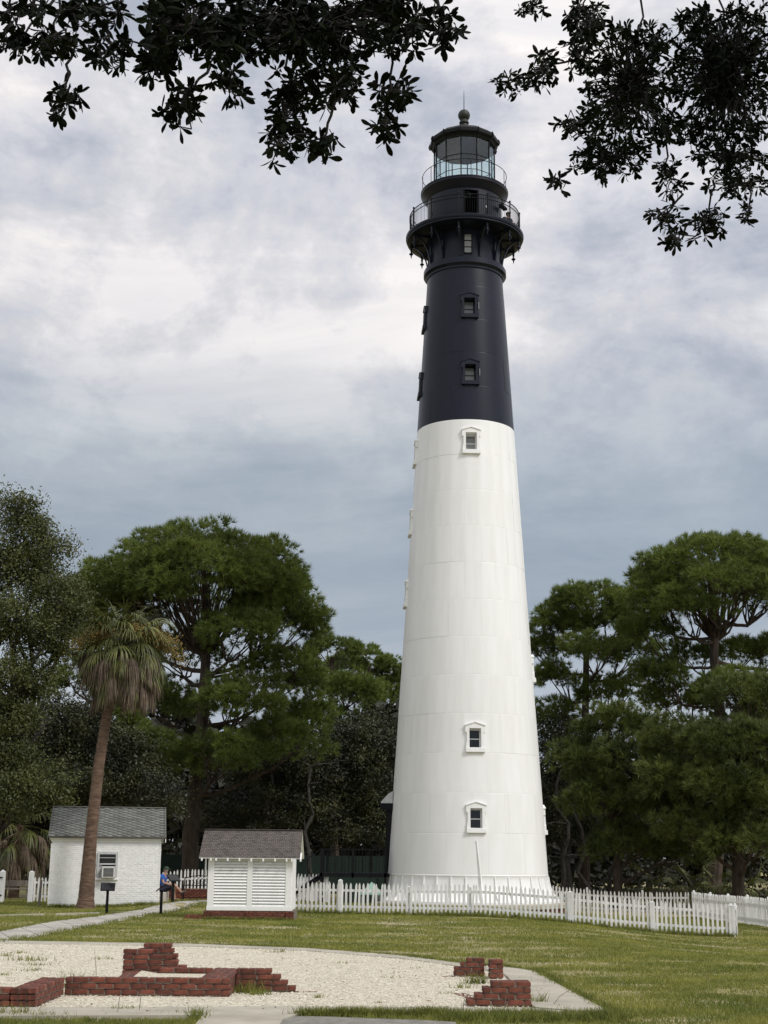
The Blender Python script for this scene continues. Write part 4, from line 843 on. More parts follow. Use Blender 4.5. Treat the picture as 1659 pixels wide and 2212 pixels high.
ruin('brick_foundation', 'large red brick foundation outline with stepped ends on the gravel at left',
     [(-4.45, 21.08, 0, [(0, 2.33)] * 4, 2),                                   # front wall
      (-4.45, 19.36, 90, [(0, 1.72)] * 4, 3),
      (-6.30, 19.36, 0, [(0, 1.51)] * 4, 2),                                    # its return to the left, out of the frame                                  # near wing at the left edge
      (-2.115, 21.31, 90, [(0, 1.80)] * 4, 4),                                 # right cross wall
      (-2.11, 21.86, 0, [(0, .93), (0, .88), (0, .76), (0, .66), (0, .52)], 2),   # stepped stub to the right
      (-3.40, 22.90, 0, [(0, 0.82)] * 3 + [(0, .82)], 2),                      # rear wall
      (-4.06, 23.45, 0, [(0, 1.0)] * 4 + [(0, .86), (0, .76), (0, .46)], 2),   # rear pier, low part
      (-3.86, 23.69, 0, [(0, .62)] * 6 + [(.0, .56), (.08, .52)], 2),          # rear pier, high part
      (-3.62, 21.31, 94, [(0, 2.1)] * 3, 2)],                                  # flush strip
     (-3.4, 21.2, 0))
lo = ruin('loose_brick', 'single loose red brick lying at the stepped end of the foundation', [(-1.13, 21.9, 4, [(0, .235)], 1)], (-1.0, 21.95, 0)); lo['category'] = 'brick'
ruin('brick_pier', 'nearer stepped red brick pier beside the concrete walk at right',
     [(1.17, 20.06, 0, [(0.34, .87), (0, .87), (.11, .87), (.22, .87), (.33, .87)], 3), (1.52, 20.9, 103, [(0, 1.1)], 2)], (1.6, 20.2, 0), 0.218, 0.079, 0.108)
ruin('brick_pier', 'farther red brick pier split by a gap at right of the gravel',
     [(1.24, 24.9, 0, [(0, .52), (0, .52), (.0, .52), (.11, .52), (.21, .52)], 2), (1.80, 24.5, 0, [(0, .24)] * 5, 3), (1.15, 24.85, 0, [(-.14, .1)], 1)], (1.6, 24.9, 0), 0.222, 0.074, 0.11)
fill = slab('gravel_fill', [(-3.62, 21.31), (-2.57, 21.31), (-2.57, 22.9), (-3.4, 22.9), (-3.75, 23.44)], 0.0, 0.19, 'gravel')
# ================================================================== TREES
def vbranch(mb, a, b, r0, r1, sag=0.0, wob=0.12, n=5, sides=5, rg=random):
    a, b = Vector(a), Vector(b); L = (b - a).length; pts = []
    for i in range(n + 1):
        t = i / n; p = a.lerp(b, t); p.z += sag * L * math.sin(math.pi * t)
        if 0 < i < n: p += Vector((rg.gauss(0, 1), rg.gauss(0, 1), rg.gauss(0, .6))) * wob * L / n
        pts.append(p)
    mb.tube(pts, [r0 + (r1 - r0) * i / n for i in range(n + 1)], sides, caps=False); return pts
def needle_tris(C, out, nt, nn, rc, length, rng, flat=0.62, width=0.016):
    """C (k,3) clump centres, out (k,3) outward directions -> needle triangles"""
    k = len(C); d = unit(rng.normal(size=(k, nt, 3)) + np.array([0, 0, .25])); rr = rc[:, None, None] * rng.uniform(.55, 1.08, (k, nt, 1))
    off = d * rr; off[..., 2] *= flat; T = C[:, None, :] + off
    ax = unit(d * .9 + out[:, None, :] * .5 + np.array([0, 0, .45]))
    nd = unit(ax[:, :, None, :] * 0.85 + rng.normal(size=(k, nt, nn, 3)) * .47)
    L = length * rng.uniform(.7, 1.15, (k, nt, nn, 1)); base = T[:, :, None, :] + nd * L * .06; tip = T[:, :, None, :] + nd * L
    side = unit(np.cross(nd, rng.normal(size=nd.shape))) * width
    V = np.stack([base - side, base + side, tip], axis=-2).reshape(-1, 3); return V
def pine(name, label, bx, by, lobes, trunk, tr0, seed, clump=0.62, nt=70, nn=9, leafmat='needles', needle=.38, width=.018, group=None, cat='pine tree', dead=8, tr1=.14, hubf=.7):
    """lobes: (dx, dy, z_centre, rx, ry, rz, clumps); trunk: points above the base (dx, dy, z)"""
    rng = np.random.default_rng(seed); rg = random.Random(seed); e = empty(name, (bx, by, gz(bx, by))); tag(e, label, cat, group)
    tp = [Vector(p) for p in trunk]; tb = MB(); n = len(tp)
    fine = []
    for i in range(n - 1):
        for j in range(4): fine.append(tp[i].lerp(tp[i + 1], j / 4) + Vector((rg.gauss(0, .04), rg.gauss(0, .04), 0)))
    fine.append(tp[-1]); rad = [tr0 * (1.25 if i == 0 else 1) + (tr1 - tr0) * (i / (len(fine) - 1)) ** 1.1 for i in range(len(fine))]
    tb.tube(fine, rad, 10); tb.build('trunk', 'bark_pine', e, smooth=True)
    lm = MB(); CC = []; OO = []
    def tpt(z):
        for a, b in zip(fine, fine[1:]):
            if a.z <= z <= b.z: return a.lerp(b, (z - a.z) / max(b.z - a.z, 1e-6))
        return fine[-1] if z > fine[-1].z else fine[0]
    for (dx, dy, zc, rx, ry, rz_, nc) in lobes:
        c = Vector((dx, dy, zc)); hr = math.hypot(rx, ry)
        st = tpt(max(fine[0].z + 1.5, min(zc - rz_ * .9 - 0.25 * (c - tpt(zc)).to_2d().length, fine[-1].z - .2)))
        hub = c + Vector((0, 0, -rz_ * hubf)); hub = hub.lerp(Vector((tpt(hub.z).x, tpt(hub.z).y, hub.z)), .35)
        vbranch(lm, st, hub if (hub - st).length > .3 else st + Vector((0, 0, .4)), .055 + .03 * hr * .8, .05 + .012 * hr, sag=-.06, wob=.10, n=6, sides=6, rg=rg)
        nl = max(4, int(nc / 3.5)); subs = []
        for q in range(nl):
            a = 2 * math.pi * (q + rg.random() * .6) / nl; rr = rg.uniform(.35, .62)
            s = c + Vector((math.cos(a) * rx * rr, math.sin(a) * ry * rr, rz_ * rg.uniform(-.15, .3))); subs.append(s)
            vbranch(lm, hub, s, .034 + .007 * hr, .026, sag=-.08, wob=.14, n=5, sides=5, rg=rg)
        d = unit(rng.normal(size=(nc, 3))); d[:, 2] = np.abs(d[:, 2]) * 1.1 - .22; d = unit(d); sh_ = rng.uniform(.72, 1.02, (nc, 1))
        P = np.array(c) + d * sh_ * np.array([rx, ry, rz_]); CC.append(P); OO.append(d)
        for p in P:
            s = min(subs, key=lambda q: (q - Vector(p)).length); vbranch(lm, s, Vector(p) - Vector((0, 0, .12)), .028, .012, sag=-.06, wob=.16, n=4, sides=4, rg=rg)
    for q in range(dead):
        z = rg.uniform(fine[0].z + 2.5, fine[-1].z * .7); a = rg.uniform(0, 6.28); L = rg.uniform(1, 3); st = tpt(z)
        vbranch(lm, st, st + Vector((math.cos(a) * L, math.sin(a) * L, rg.uniform(-.5, .5))), .04, .01, sag=.08, wob=.25, n=6, sides=4, rg=rg)
    tag(lm.build('limbs', 'bark_pine', e), kind='stuff')
    C = np.concatenate(CC); O = np.concatenate(OO); rc = clump * rng.uniform(.7, 1.25, len(C))
    V = needle_tris(C, O, nt, nn, rc, needle, rng, width=width); cr = mesh_obj('crown', np_mesh('crown', V, np.arange(len(V)).reshape(-1, 3)), leafmat, e)
    return e
def leaf_quads(P, size, rng, aspect=.45):
    k = len(P); n = unit(rng.normal(size=(k, 3)) + np.array([0, 0, .5])); u = unit(np.cross(n, rng.normal(size=(k, 3)))); w = np.cross(n, u); s = size * rng.uniform(.6, 1.25, (k, 1))
    return np.stack([P - u * s * .5, P + w * s * aspect * .5, P + u * s * .5, P - w * s * aspect * .5], 1).reshape(-1, 3)
def oak(name, label, bx, by, lobes, tr0, seed, leaf=.13, per=260, clump=.7, leafmat='oak_leaf', group=None, ztr=None, cat='oak tree', lean=(0, 0), sparse=1.0):
    rng = np.random.default_rng(seed); rg = random.Random(seed); e = empty(name, (bx, by, gz(bx, by))); tag(e, label, cat, group)
    zt = ztr or max(2.0, min(l[2] for l in lobes) * .55); top = Vector((lean[0], lean[1], zt))
    tb = MB(); vbranch(tb, (0, 0, -.2), top, tr0 * 1.25, tr0 * .8, wob=.08, n=6, sides=9, rg=rg); tb.build('trunk', 'bark_oak', e, smooth=True)
    lm = MB(); PP = []
    for (dx, dy, zc, rx, ry, rz_, nc) in lobes:
        c = Vector((dx, dy, zc)); hub = c + Vector((0, 0, -rz_ * .3)); vbranch(lm, top + Vector((0, 0, -.1)), hub, tr0 * .5, .07, sag=.05, wob=.25, n=7, sides=6, rg=rg)
        d = unit(rng.normal(size=(nc, 3)) + np.array([0, 0, .15])); r_ = rng.uniform(.45, 1.0, (nc, 1)); P = np.array(c) + d * r_ * np.array([rx, ry, rz_])
        for p in P: vbranch(lm, hub.lerp(Vector(p), .12), p, .045, .01, sag=.03, wob=.28, n=6, sides=4, rg=rg)
        m = int(per * sparse); q = rng.normal(size=(nc, m, 3)) * np.array([1, 1, .7]) * (clump * .52) * rng.uniform(.7, 1.25, (nc, 1, 1)); PP.append((P[:, None, :] + q).reshape(-1, 3))
    tag(lm.build('limbs', 'bark_oak', e), kind='stuff'); P = np.concatenate(PP); V = leaf_quads(P, leaf, rng)
    mesh_obj('crown', np_mesh('crown', V, np.arange(len(V)).reshape(-1, 4)), leafmat, e); return e
def rel(px, py, Y, bx, by): p = at(px, py, Y); return (p.x - bx, Y - by, p.z)
def lobes_px(bx, by, L, sc):        # (px, py, dY, half width px, half height px, clumps) with sc = px per metre
    out = []
    for (px, py, dY, w, h, n) in L:
        q = rel(px, py, by + dY, bx, by); out.append((q[0], q[1], q[2], w / sc, w / sc * .85, h / sc, n))
    return out
def base_at(px, Y): p = at(px, 1940, Y); return p.x, Y
# --- left: the big rounded pine
bx, by = base_at(408, 74); sc = 3068 / 74
T = [(0, 0, -.2), rel(412, 1800, 74, bx, by), rel(428, 1650, 74, bx, by), rel(440, 1500, 74, bx, by), rel(445, 1330, 74, bx, by), rel(440, 1230, 74, bx, by)]
pine('pine_tree', 'large round-crowned pine standing behind the white brick house and the palm', bx, by, lobes_px(bx, by, [
    (440, 1270, 0, 215, 148, 190), (420, 1260, -2, 150, 90, 50), (290, 1275, -1, 125, 85, 45), (590, 1330, 0, 95, 100, 50), (250, 1350, 1.5, 110, 60, 36), (520, 1375, -2, 90, 50, 22), (380, 1420, 2.5, 110, 50, 20), (660, 1350, 0, 40, 70, 16),
    (610, 1465, 0, 85, 70, 34), (520, 1520, -2.5, 90, 55, 28), (350, 1520, 2, 100, 60, 26), (600, 1620, -1, 100, 60, 30), (470, 1640, -3, 80, 50, 22), (660, 1560, 1, 70, 55, 22), (330, 1640, -1.5, 90, 60, 26)], sc), T, .46, 21, clump=.74, nt=25, nn=21, hubf=1.0)
bx, by = base_at(720, 90); sc = 3068 / 90
pine('pine_tree', 'slim pine beyond the round-crowned pine, left of the lighthouse', bx, by, lobes_px(bx, by, [(715, 1415, 0, 62, 45, 24), (680, 1480, 1, 60, 40, 20), (760, 1500, -1, 62, 45, 22), (700, 1570, 0, 80, 50, 22), (770, 1600, 0, 70, 50, 20)], sc),
     [(0, 0, -.2), rel(715, 1650, 90, bx, by), rel(718, 1420, 90, bx, by)], .3, 22, nt=22, nn=18, width=.024)
bx, by = base_at(800, 108); sc = 3068 / 108
pine('pine_tree', 'pale flat-topped distant pine close to the left edge of the lighthouse', bx, by, lobes_px(bx, by, [(795, 1440, 0, 60, 38, 26), (840, 1460, 1, 40, 30, 14), (750, 1445, 2, 40, 28, 12), (800, 1530, 0, 80, 60, 30), (845, 1510, 1, 50, 50, 20), (755, 1510, 0, 60, 50, 20)], sc),
     [(0, 0, -.2), rel(800, 1600, 108, bx, by), rel(798, 1440, 108, bx, by)], .28, 23, nt=20, nn=18, width=.03)
bx, by = base_at(215, 88); sc = 3068 / 88
pine('pine_tree', 'pine half hidden behind the crown of the palm', bx, by, lobes_px(bx, by, [(215, 1290, 0, 80, 60, 30), (160, 1350, 0, 70, 60, 28), (270, 1400, 0, 90, 60, 28), (200, 1480, 0, 110, 60, 30), (240, 1580, 0, 110, 60, 30)], sc),
     [(0, 0, -.2), rel(215, 1600, 88, bx, by), rel(215, 1290, 88, bx, by)], .3, 24, nt=22, nn=18, width=.024)
# --- right pines
bx, by = base_at(1540, 77); sc = 3068 / 77
T = [(0, 0, -.2), rel(1552, 1700, 77, bx, by), rel(1556, 1560, 77, bx, by), rel(1545, 1430, 77, bx, by), rel(1535, 1300, 77, bx, by), rel(1535, 1230, 77, bx, by)]
pine('pine_tree', 'tallest dome-topped pine at the right with bare limbs under its crown', bx, by, lobes_px(bx, by, [
    (1540, 1225, 0, 170, 84, 130), (1650, 1235, 1, 110, 60, 40), (1410, 1275, -1, 62, 45, 26), (1560, 1255, -2.5, 120, 45, 34), (1480, 1300, -2, 90, 32, 22), (1730, 1290, 0, 100, 80, 30),
    (1400, 1350, 0, 55, 38, 16), (1460, 1500, 2, 80, 45, 22), (1600, 1470, -2, 95, 40, 28), (1680, 1530, 0, 90, 60, 28), (1430, 1440, 0, 60, 36, 16), (1670, 1390, 1, 60, 34, 16), (1600, 1395, 2, 70, 30, 14), (1500, 1400, 2, 60, 26, 10)], sc), T, .42, 31, clump=.66, nt=25, nn=21, tr1=.16, hubf=1.75)
bx, by = base_at(1262, 84); sc = 3068 / 84
T = [(0, 0, -.2), rel(1268, 1700, 84, bx, by), rel(1262, 1500, 84, bx, by), rel(1268, 1300, 84, bx, by)]
pine('pine_tree', 'shorter pine right beside the lighthouse with a rounded top', bx, by, lobes_px(bx, by, [
    (1268, 1295, 0, 85, 48, 44), (1195, 1335, 0, 55, 40, 24), (1330, 1330, 0, 60, 40, 24), (1165, 1385, 1, 40, 36, 14), (1290, 1390, -2, 80, 36, 22), (1360, 1395, 0, 70, 40, 22), (1210, 1450, 0, 55, 36, 16), (1330, 1480, 0, 80, 40, 22), (1190, 1540, 0, 55, 40, 16)], sc), T, .33, 32, clump=.66, nt=24, nn=21, hubf=1.3)
bx, by = base_at(1590, 70); sc = 3068 / 70
pine('pine_tree', 'bushy dark pine with low boughs at the right edge of the wood', bx, by, lobes_px(bx, by, [
    (1620, 1500, 0, 90, 60, 34), (1560, 1590, -2, 90, 50, 34), (1640, 1610, -2.5, 90, 60, 34), (1470, 1585, 0, 80, 46, 28), (1560, 1690, -2, 100, 60, 36), (1650, 1710, -2, 80, 60, 30), (1460, 1680, -1, 80, 50, 28), (1500, 1780, -1, 90, 50, 26), (1620, 1800, -2, 100, 50, 26)], sc),
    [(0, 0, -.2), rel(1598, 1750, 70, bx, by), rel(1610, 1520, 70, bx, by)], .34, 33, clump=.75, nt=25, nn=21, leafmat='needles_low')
bx, by = base_at(1330, 73); sc = 3068 / 73
pine('pine_tree', 'low spreading young pine in front of the wood, right of the lighthouse', bx, by, lobes_px(bx, by, [
    (1330, 1560, 0, 80, 50, 30), (1270, 1630, 0, 70, 46, 24), (1380, 1620, -1.5, 85, 50, 32), (1310, 1710, -1, 80, 50, 28), (1400, 1720, -1, 85, 55, 30), (1360, 1810, -.5, 80, 45, 22), (1450, 1820, 0, 70, 40, 20)], sc),
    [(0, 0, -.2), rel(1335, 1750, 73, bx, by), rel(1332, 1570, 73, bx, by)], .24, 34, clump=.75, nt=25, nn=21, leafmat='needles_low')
# --- oaks
bx, by = base_at(-25, 62); sc = 3068 / 62
oak('oak_tree', 'airy olive-leaved oak at the far left edge reaching above the palm', bx, by, lobes_px(bx, by, [
    (40, 1110, 0, 55, 60, 24), (95, 1180, 0, 65, 55, 22), (20, 1220, 0, 80, 60, 34), (120, 1290, -1, 60, 60, 20), (40, 1340, -1, 90, 70, 44), (130, 1400, 0, 60, 50, 20), (30, 1480, -1, 100, 70, 50), (10, 1600, -1, 80, 80, 50), (60, 1700, -1, 90, 60, 44), (-60, 1300, 0, 80, 150, 40), (100, 1250, 1, 70, 60, 26), (150, 1340, 1, 50, 50, 18)], sc), .3, 41, leaf=.155, per=185, clump=.66)
bx, by = base_at(150, 68); sc = 3068 / 68
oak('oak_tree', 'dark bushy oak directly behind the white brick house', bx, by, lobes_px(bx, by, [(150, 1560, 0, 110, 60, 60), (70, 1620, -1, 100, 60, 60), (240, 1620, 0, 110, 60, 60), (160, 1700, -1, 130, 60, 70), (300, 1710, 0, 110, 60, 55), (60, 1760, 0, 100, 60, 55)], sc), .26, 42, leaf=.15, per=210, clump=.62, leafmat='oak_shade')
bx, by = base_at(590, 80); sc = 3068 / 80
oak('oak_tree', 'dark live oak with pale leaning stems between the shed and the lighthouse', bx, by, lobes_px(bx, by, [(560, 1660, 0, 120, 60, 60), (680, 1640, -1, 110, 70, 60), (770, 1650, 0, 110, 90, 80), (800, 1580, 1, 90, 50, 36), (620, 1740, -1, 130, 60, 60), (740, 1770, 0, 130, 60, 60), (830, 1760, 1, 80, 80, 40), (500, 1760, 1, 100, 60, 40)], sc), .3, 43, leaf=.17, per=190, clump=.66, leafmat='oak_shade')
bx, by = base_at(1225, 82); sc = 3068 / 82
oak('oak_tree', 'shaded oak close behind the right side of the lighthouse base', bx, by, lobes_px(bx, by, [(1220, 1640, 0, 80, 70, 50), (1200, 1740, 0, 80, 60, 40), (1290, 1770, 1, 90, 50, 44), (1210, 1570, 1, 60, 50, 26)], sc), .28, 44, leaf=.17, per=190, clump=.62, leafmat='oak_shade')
# --- slender trunks standing in the shade
k = 0
for px, Y, h, lb in ((1225, 79, 7, 'thin pale trunk in the shade just right of the lighthouse'), (1268, 80, 8, 'leaning grey trunk under the short pine'), (1318, 76, 7, 'slender upright trunk under the low young pine'), (1490, 78, 8, 'straight dark trunk under the tallest pine'), (668, 76, 6.5, 'pale forked trunk behind the roof of the louvred shed'), (560, 78, 9, 'dark trunk behind the left end of the shed roof')):
    x, y = base_at(px, Y); e = empty('bare_tree', (x, y, gz(x, y))); tag(e, lb, 'tree', 'bare trunks in the shade'); rg = random.Random(int(px)); mb = MB()
    pts = vbranch(mb, (0, 0, -.2), (rg.uniform(-1, 1), 0, h), .14, .06, wob=.2, n=8, sides=7, rg=rg); mb.build('trunk', 'bark_oak', e, smooth=True); lb_ = MB()
    for q in range(6):
        s = pts[rg.randint(3, 8)]; vbranch(lb_, s, s + Vector((rg.uniform(-2, 2), rg.uniform(-1, 1), rg.uniform(-.3, 1.4))), .045, .01, wob=.3, n=6, sides=4, rg=rg)
    lb_.build('limbs', 'bark_oak', e)
# --- the far wood that closes the view: one mass of leaves coloured dark for shade
rng = np.random.default_rng(5)
n = 50000; X = rng.uniform(-52, 56, n); Y = rng.uniform(92, 122, n); top = 9.2 + 1.8 * np.sin(X * .31) + 1.3 * np.sin(X * .83 + 2) + 1.5 * (X < 5); Z = top * rng.uniform(0.02, 1, n) ** .85
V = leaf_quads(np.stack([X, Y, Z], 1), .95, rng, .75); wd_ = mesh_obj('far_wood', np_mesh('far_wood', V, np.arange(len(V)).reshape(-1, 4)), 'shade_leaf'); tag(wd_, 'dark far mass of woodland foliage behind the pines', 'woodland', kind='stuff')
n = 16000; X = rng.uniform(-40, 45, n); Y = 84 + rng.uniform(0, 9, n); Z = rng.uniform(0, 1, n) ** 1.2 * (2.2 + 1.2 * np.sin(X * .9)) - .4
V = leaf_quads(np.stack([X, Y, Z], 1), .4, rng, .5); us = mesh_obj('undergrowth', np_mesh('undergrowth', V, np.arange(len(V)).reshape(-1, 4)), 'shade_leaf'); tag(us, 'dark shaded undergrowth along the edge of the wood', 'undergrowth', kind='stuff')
# ================================================================== PALMS
def frond_mesh(seed, el, L=.95, pet=.85, nl=30, wid=.017, spread=1.5, g=.28, dead=False):
    """fan leaf on a stalk raised el degrees; leaflets arch over and hang by their weight"""
    rg = random.Random(seed); mb = MB(); ax = Vector((math.cos(R(el)), 0, math.sin(R(el)))); p = Vector((0, 0, 0)); pts = [p.copy()]; d = ax.copy()
    for k in range(4):
        d = (d + Vector((0, 0, -.10 if not dead else -.12))).normalized(); p = p + d * pet / 4; pts.append(p.copy())
    mb.tube(pts, [.024, .02, .016, .014, .011], 4, caps=False); h = pts[-1]; nrm = Vector((-d.z, 0, d.x))
    for i in range(nl):
        u = i / (nl - 1) * 2 - 1; a = u * spread + rg.gauss(0, .06); ll = L * (1 - .22 * abs(u)) * rg.uniform(.8, 1.12); o = h + d * (.28 * (1 - abs(u)))
        q = (d * math.cos(a) + Vector((0, 1, 0)) * math.sin(a) + nrm * (.22 * abs(u) + rg.gauss(0, .06))).normalized(); pp = [o.copy()]; ns = 7
        for k in range(ns):
            t = (k + 1) / ns; q = (q + Vector((rg.gauss(0, .03), rg.gauss(0, .03), -g * (.35 + 1.6 * t)))).normalized(); o = o + q * ll / ns; pp.append(o.copy())
        s = Vector((-math.sin(a), math.cos(a), .3)).normalized(); v = []
        for k, z in enumerate(pp):
            w = wid * (.5, 1.0, 1.1, 1.05, .9, .7, .45, .1)[k]; v += [z - s * w, z + s * w]
        mb.add(v, [(2 * k, 2 * k + 1, 2 * k + 3, 2 * k + 2) for k in range(ns)])
    return mb.mesh('frond')
GEL = list(range(68, -46, -8)); GF = [frond_mesh(i, el_, g=.16 + .012 * i) for i, el_ in enumerate(GEL)]
DEL = list(range(12, -44, -8)); DF = [frond_mesh(40 + i, el_, L=.98, pet=.86, nl=30, wid=.015, spread=1.2, g=.6, dead=True) for i, el_ in enumerate(DEL)]
for m_ in GF: m_.materials.append(MATS['frond_green'])
for m_ in DF: m_.materials.append(MATS['frond_dead'])
def palm(name, label, bx, by, tpts, rads, ng, nd, sc, seed, flowers=True, el_top=80):
    rg = random.Random(seed); e = empty(name, (bx, by, gz(bx, by))); tag(e, label, 'palm')
    mb = MB(); fine = []; fr = []
    for i in range(len(tpts) - 1):
        for j in range(14):
            t = j / 14; fine.append(Vector(tpts[i]).lerp(Vector(tpts[i + 1]), t)); fr.append((rads[i] + (rads[i + 1] - rads[i]) * t) * (1 + .03 * (j % 2) + rg.uniform(-.012, .012)))
    fine.append(Vector(tpts[-1])); fr.append(rads[-1]); mb.tube(fine, fr, 14); mb.build('trunk', 'palm_trunk', e, smooth=True)
    top = Vector(tpts[-1])
    for k in range(ng):
        u = (k + .5) / ng; az = k * 2.39996 + rg.uniform(-.2, .2); m_ = GF[min(len(GF) - 1, int(u ** .8 * len(GF)))]; s = sc * rg.uniform(.88, 1.1)
        mesh_obj('frond', m_, None, e, top + Vector((0, 0, (.15 - .5 * u) * sc)), (rg.uniform(-.12, .12), rg.uniform(-.08, .08), az), (s, s, s))
    for k in range(nd):
        u = (k + .5) / nd; az = k * 2.39996 + .9 + rg.uniform(-.3, .3); s = sc * rg.uniform(.85, 1.1)
        mesh_obj('frond', DF[min(len(DF) - 1, int(u * len(DF)))], None, e, top + Vector((0, 0, (-.2 - .5 * u) * sc)), (rg.uniform(-.12, .12), rg.uniform(-.08, .08), az), (s, s, s))
    if flowers:
        for az, L, el in ((-.25, 2.25, 34), (-.6, 2.0, 36), (-1.05, 1.5, 42), (-2.35, 1.5, 40), (-2.75, 1.9, 30), (.25, 2.0, 30), (-.1, 2.3, 22)):
            mb = MB(); d = Vector((math.cos(az), math.sin(az), 0)); pts = [top + d * (L * t) + Vector((0, 0, .15 + math.tan(R(el)) * L * t - 1.0 * L * t * t * .75)) for t in (0, .25, .5, .75, 1)]
            mb.tube(pts, [.03, .025, .02, .014, .008], 5)
            for q in range(330):
                t = rg.uniform(.35, 1); i = min(3, int(t * 4)); p = pts[i].lerp(pts[i + 1], t * 4 - i); b = p + Vector((rg.gauss(0, .15), rg.gauss(0, .15), rg.gauss(-.03, .13)))
                s = rg.uniform(.02, .04); mb.add([b + Vector((s, 0, 0)), b + Vector((-s, 0, 0)), b + Vector((0, s, 0)), b + Vector((0, -s, 0)), b + Vector((0, 0, s)), b + Vector((0, 0, -s))], [(0, 2, 4), (2, 1, 4), (1, 3, 4), (3, 0, 4), (2, 0, 5), (1, 2, 5), (3, 1, 5), (0, 3, 5)])
            mb.build('flower_stalk', 'palm_flower', e)
    return e
pp = G(180, 1965); px_, py_ = pp.x, 53.2
palm('palm_tree', 'tall cabbage palm with a skirt of dead fronds in front of the white house', px_, py_, [(0, 0, -.15), (.02, 0, .35)] + [tuple(rel(a, b, py_, px_, py_)) for a, b in ((197, 1800), (214, 1650), (232, 1540), (268, 1395))],
     [.40, .29, .22, .20, .185, .175], 84, 84, 1.16, 77)
sp = base_at(28, 66); palm('palm_tree', 'low shaded palm with hanging brown fronds beyond the gateway', sp[0], sp[1], [(0, 0, -.1), (.1, 0, 1.6), (.1, 0, 3.2)], [.25, .2, .18], 22, 26, 1.25, 78, False)
for i, (px, Y, lb) in enumerate(((1420, 75, 'fan-leaved palmetto in the shade under the young pine'), (1500, 74, 'palmetto with bright fans under the tallest pine'), (1560, 73, 'palmetto clump behind the weathered grey fence corner'), (1620, 72, 'rightmost fan-leaved palmetto against the dark wood'))):
    x, y = base_at(px, Y); palm('palmetto', lb, x, y, [(0, 0, -.1), (0, 0, .35), (.05, 0, .7)], [.16, .13, .1], 22, 0, 1.1, 90 + i, False, 85)
# ================================================================== GRASS
rng = np.random.default_rng(8)
def noise2(x, y): return (np.sin(x * 1.7 + 1.3 * np.sin(y * 1.1)) + np.sin(y * 2.3 + 1.7 * np.sin(x * .9 + 2)) + np.sin((x + y) * 3.1) * .6) / 2.6
def blades(px, py, h, w, rng, lean=.5):
    n_ = len(px); z = ground_z(px, py); a = rng.uniform(0, 6.283, n_); d = np.stack([np.cos(a), np.sin(a)], 1); l = rng.normal(0, lean, (n_, 2)) * h[:, None]
    b0 = np.stack([px - d[:, 0] * w, py - d[:, 1] * w, z], 1); b1 = np.stack([px + d[:, 0] * w, py + d[:, 1] * w, z], 1); t = np.stack([px + l[:, 0], py + l[:, 1], z + h], 1)
    return np.stack([b0, b1, t], 1).reshape(-1, 3)
n = 630000; Yb = 16.5 + 47 * rng.uniform(0, 1, n) ** 1.35; Xb = (rng.uniform(-.41, .41, n)) * Yb
pad = [(p.x, p.y) for p in gp(*rim_out)] + [(p.x, p.y) for p in gp((1084, 2093), (1150, 2102), (1204, 2132), (1326, 2199), (1157, 2195), (967, 2195.5), (737, 2192), (640, 2199), (985, 2213), (1000, 2300), (420, 2300), (436, 2208), (-120, 2210))]
keep = ~pip(Xb, Yb, pad); keep &= ~pip(Xb, Yb, [(p.x, p.y) for p in PU] + [(p.x, p.y) for p in PL[::-1]])
keep &= ~((Xb > hl.x - .1) & (Xb < hr_.x + .3) & (Yb > 54.2) & (Yb < 59)); keep &= ~((Xb > sl_.x - .1) & (Xb < sr_.x + .1) & (Yb > 45.95) & (Yb < 48.3)); keep &= ~(((Xb - AX) ** 2 + (Yb - AY) ** 2) < 18.4)
nv = noise2(Xb * .55, Yb * .8) + .5 * noise2(Xb * 2.1, Yb * 2.6); pr_ = np.clip(1.05 - .9 * np.clip(nv, 0, 1), .10, 1)
for _ in range(170):
    if _ % 2: cx, cy = rng.uniform(0, 13), rng.uniform(20, 47)
    else: cy = rng.uniform(27, 50); cx = rng.uniform(-.2, .27) * cy
    pr_ = pr_ * (1 - .93 * np.exp(-(((Xb - cx) / rng.uniform(.15, .75)) ** 2 + ((Yb - cy) / rng.uniform(.12, .5)) ** 2)))
keep &= rng.uniform(0, 1, n) < pr_
Xb, Yb, nv = Xb[keep], Yb[keep], nv[keep]
hb = rng.uniform(.025, .065, len(Xb)) * np.clip(1 - .4 * nv, .5, 1.5) * np.where(Yb < 22, 1.25, 1)
V = blades(Xb, Yb, hb, .0035 + .00022 * Yb, rng); gr = mesh_obj('grass', np_mesh('grass', V, np.arange(len(V)).reshape(-1, 3)), 'grass_blade'); tag(gr, 'patchy mown lawn grass around the gravel and the fence', 'grass', kind='stuff')
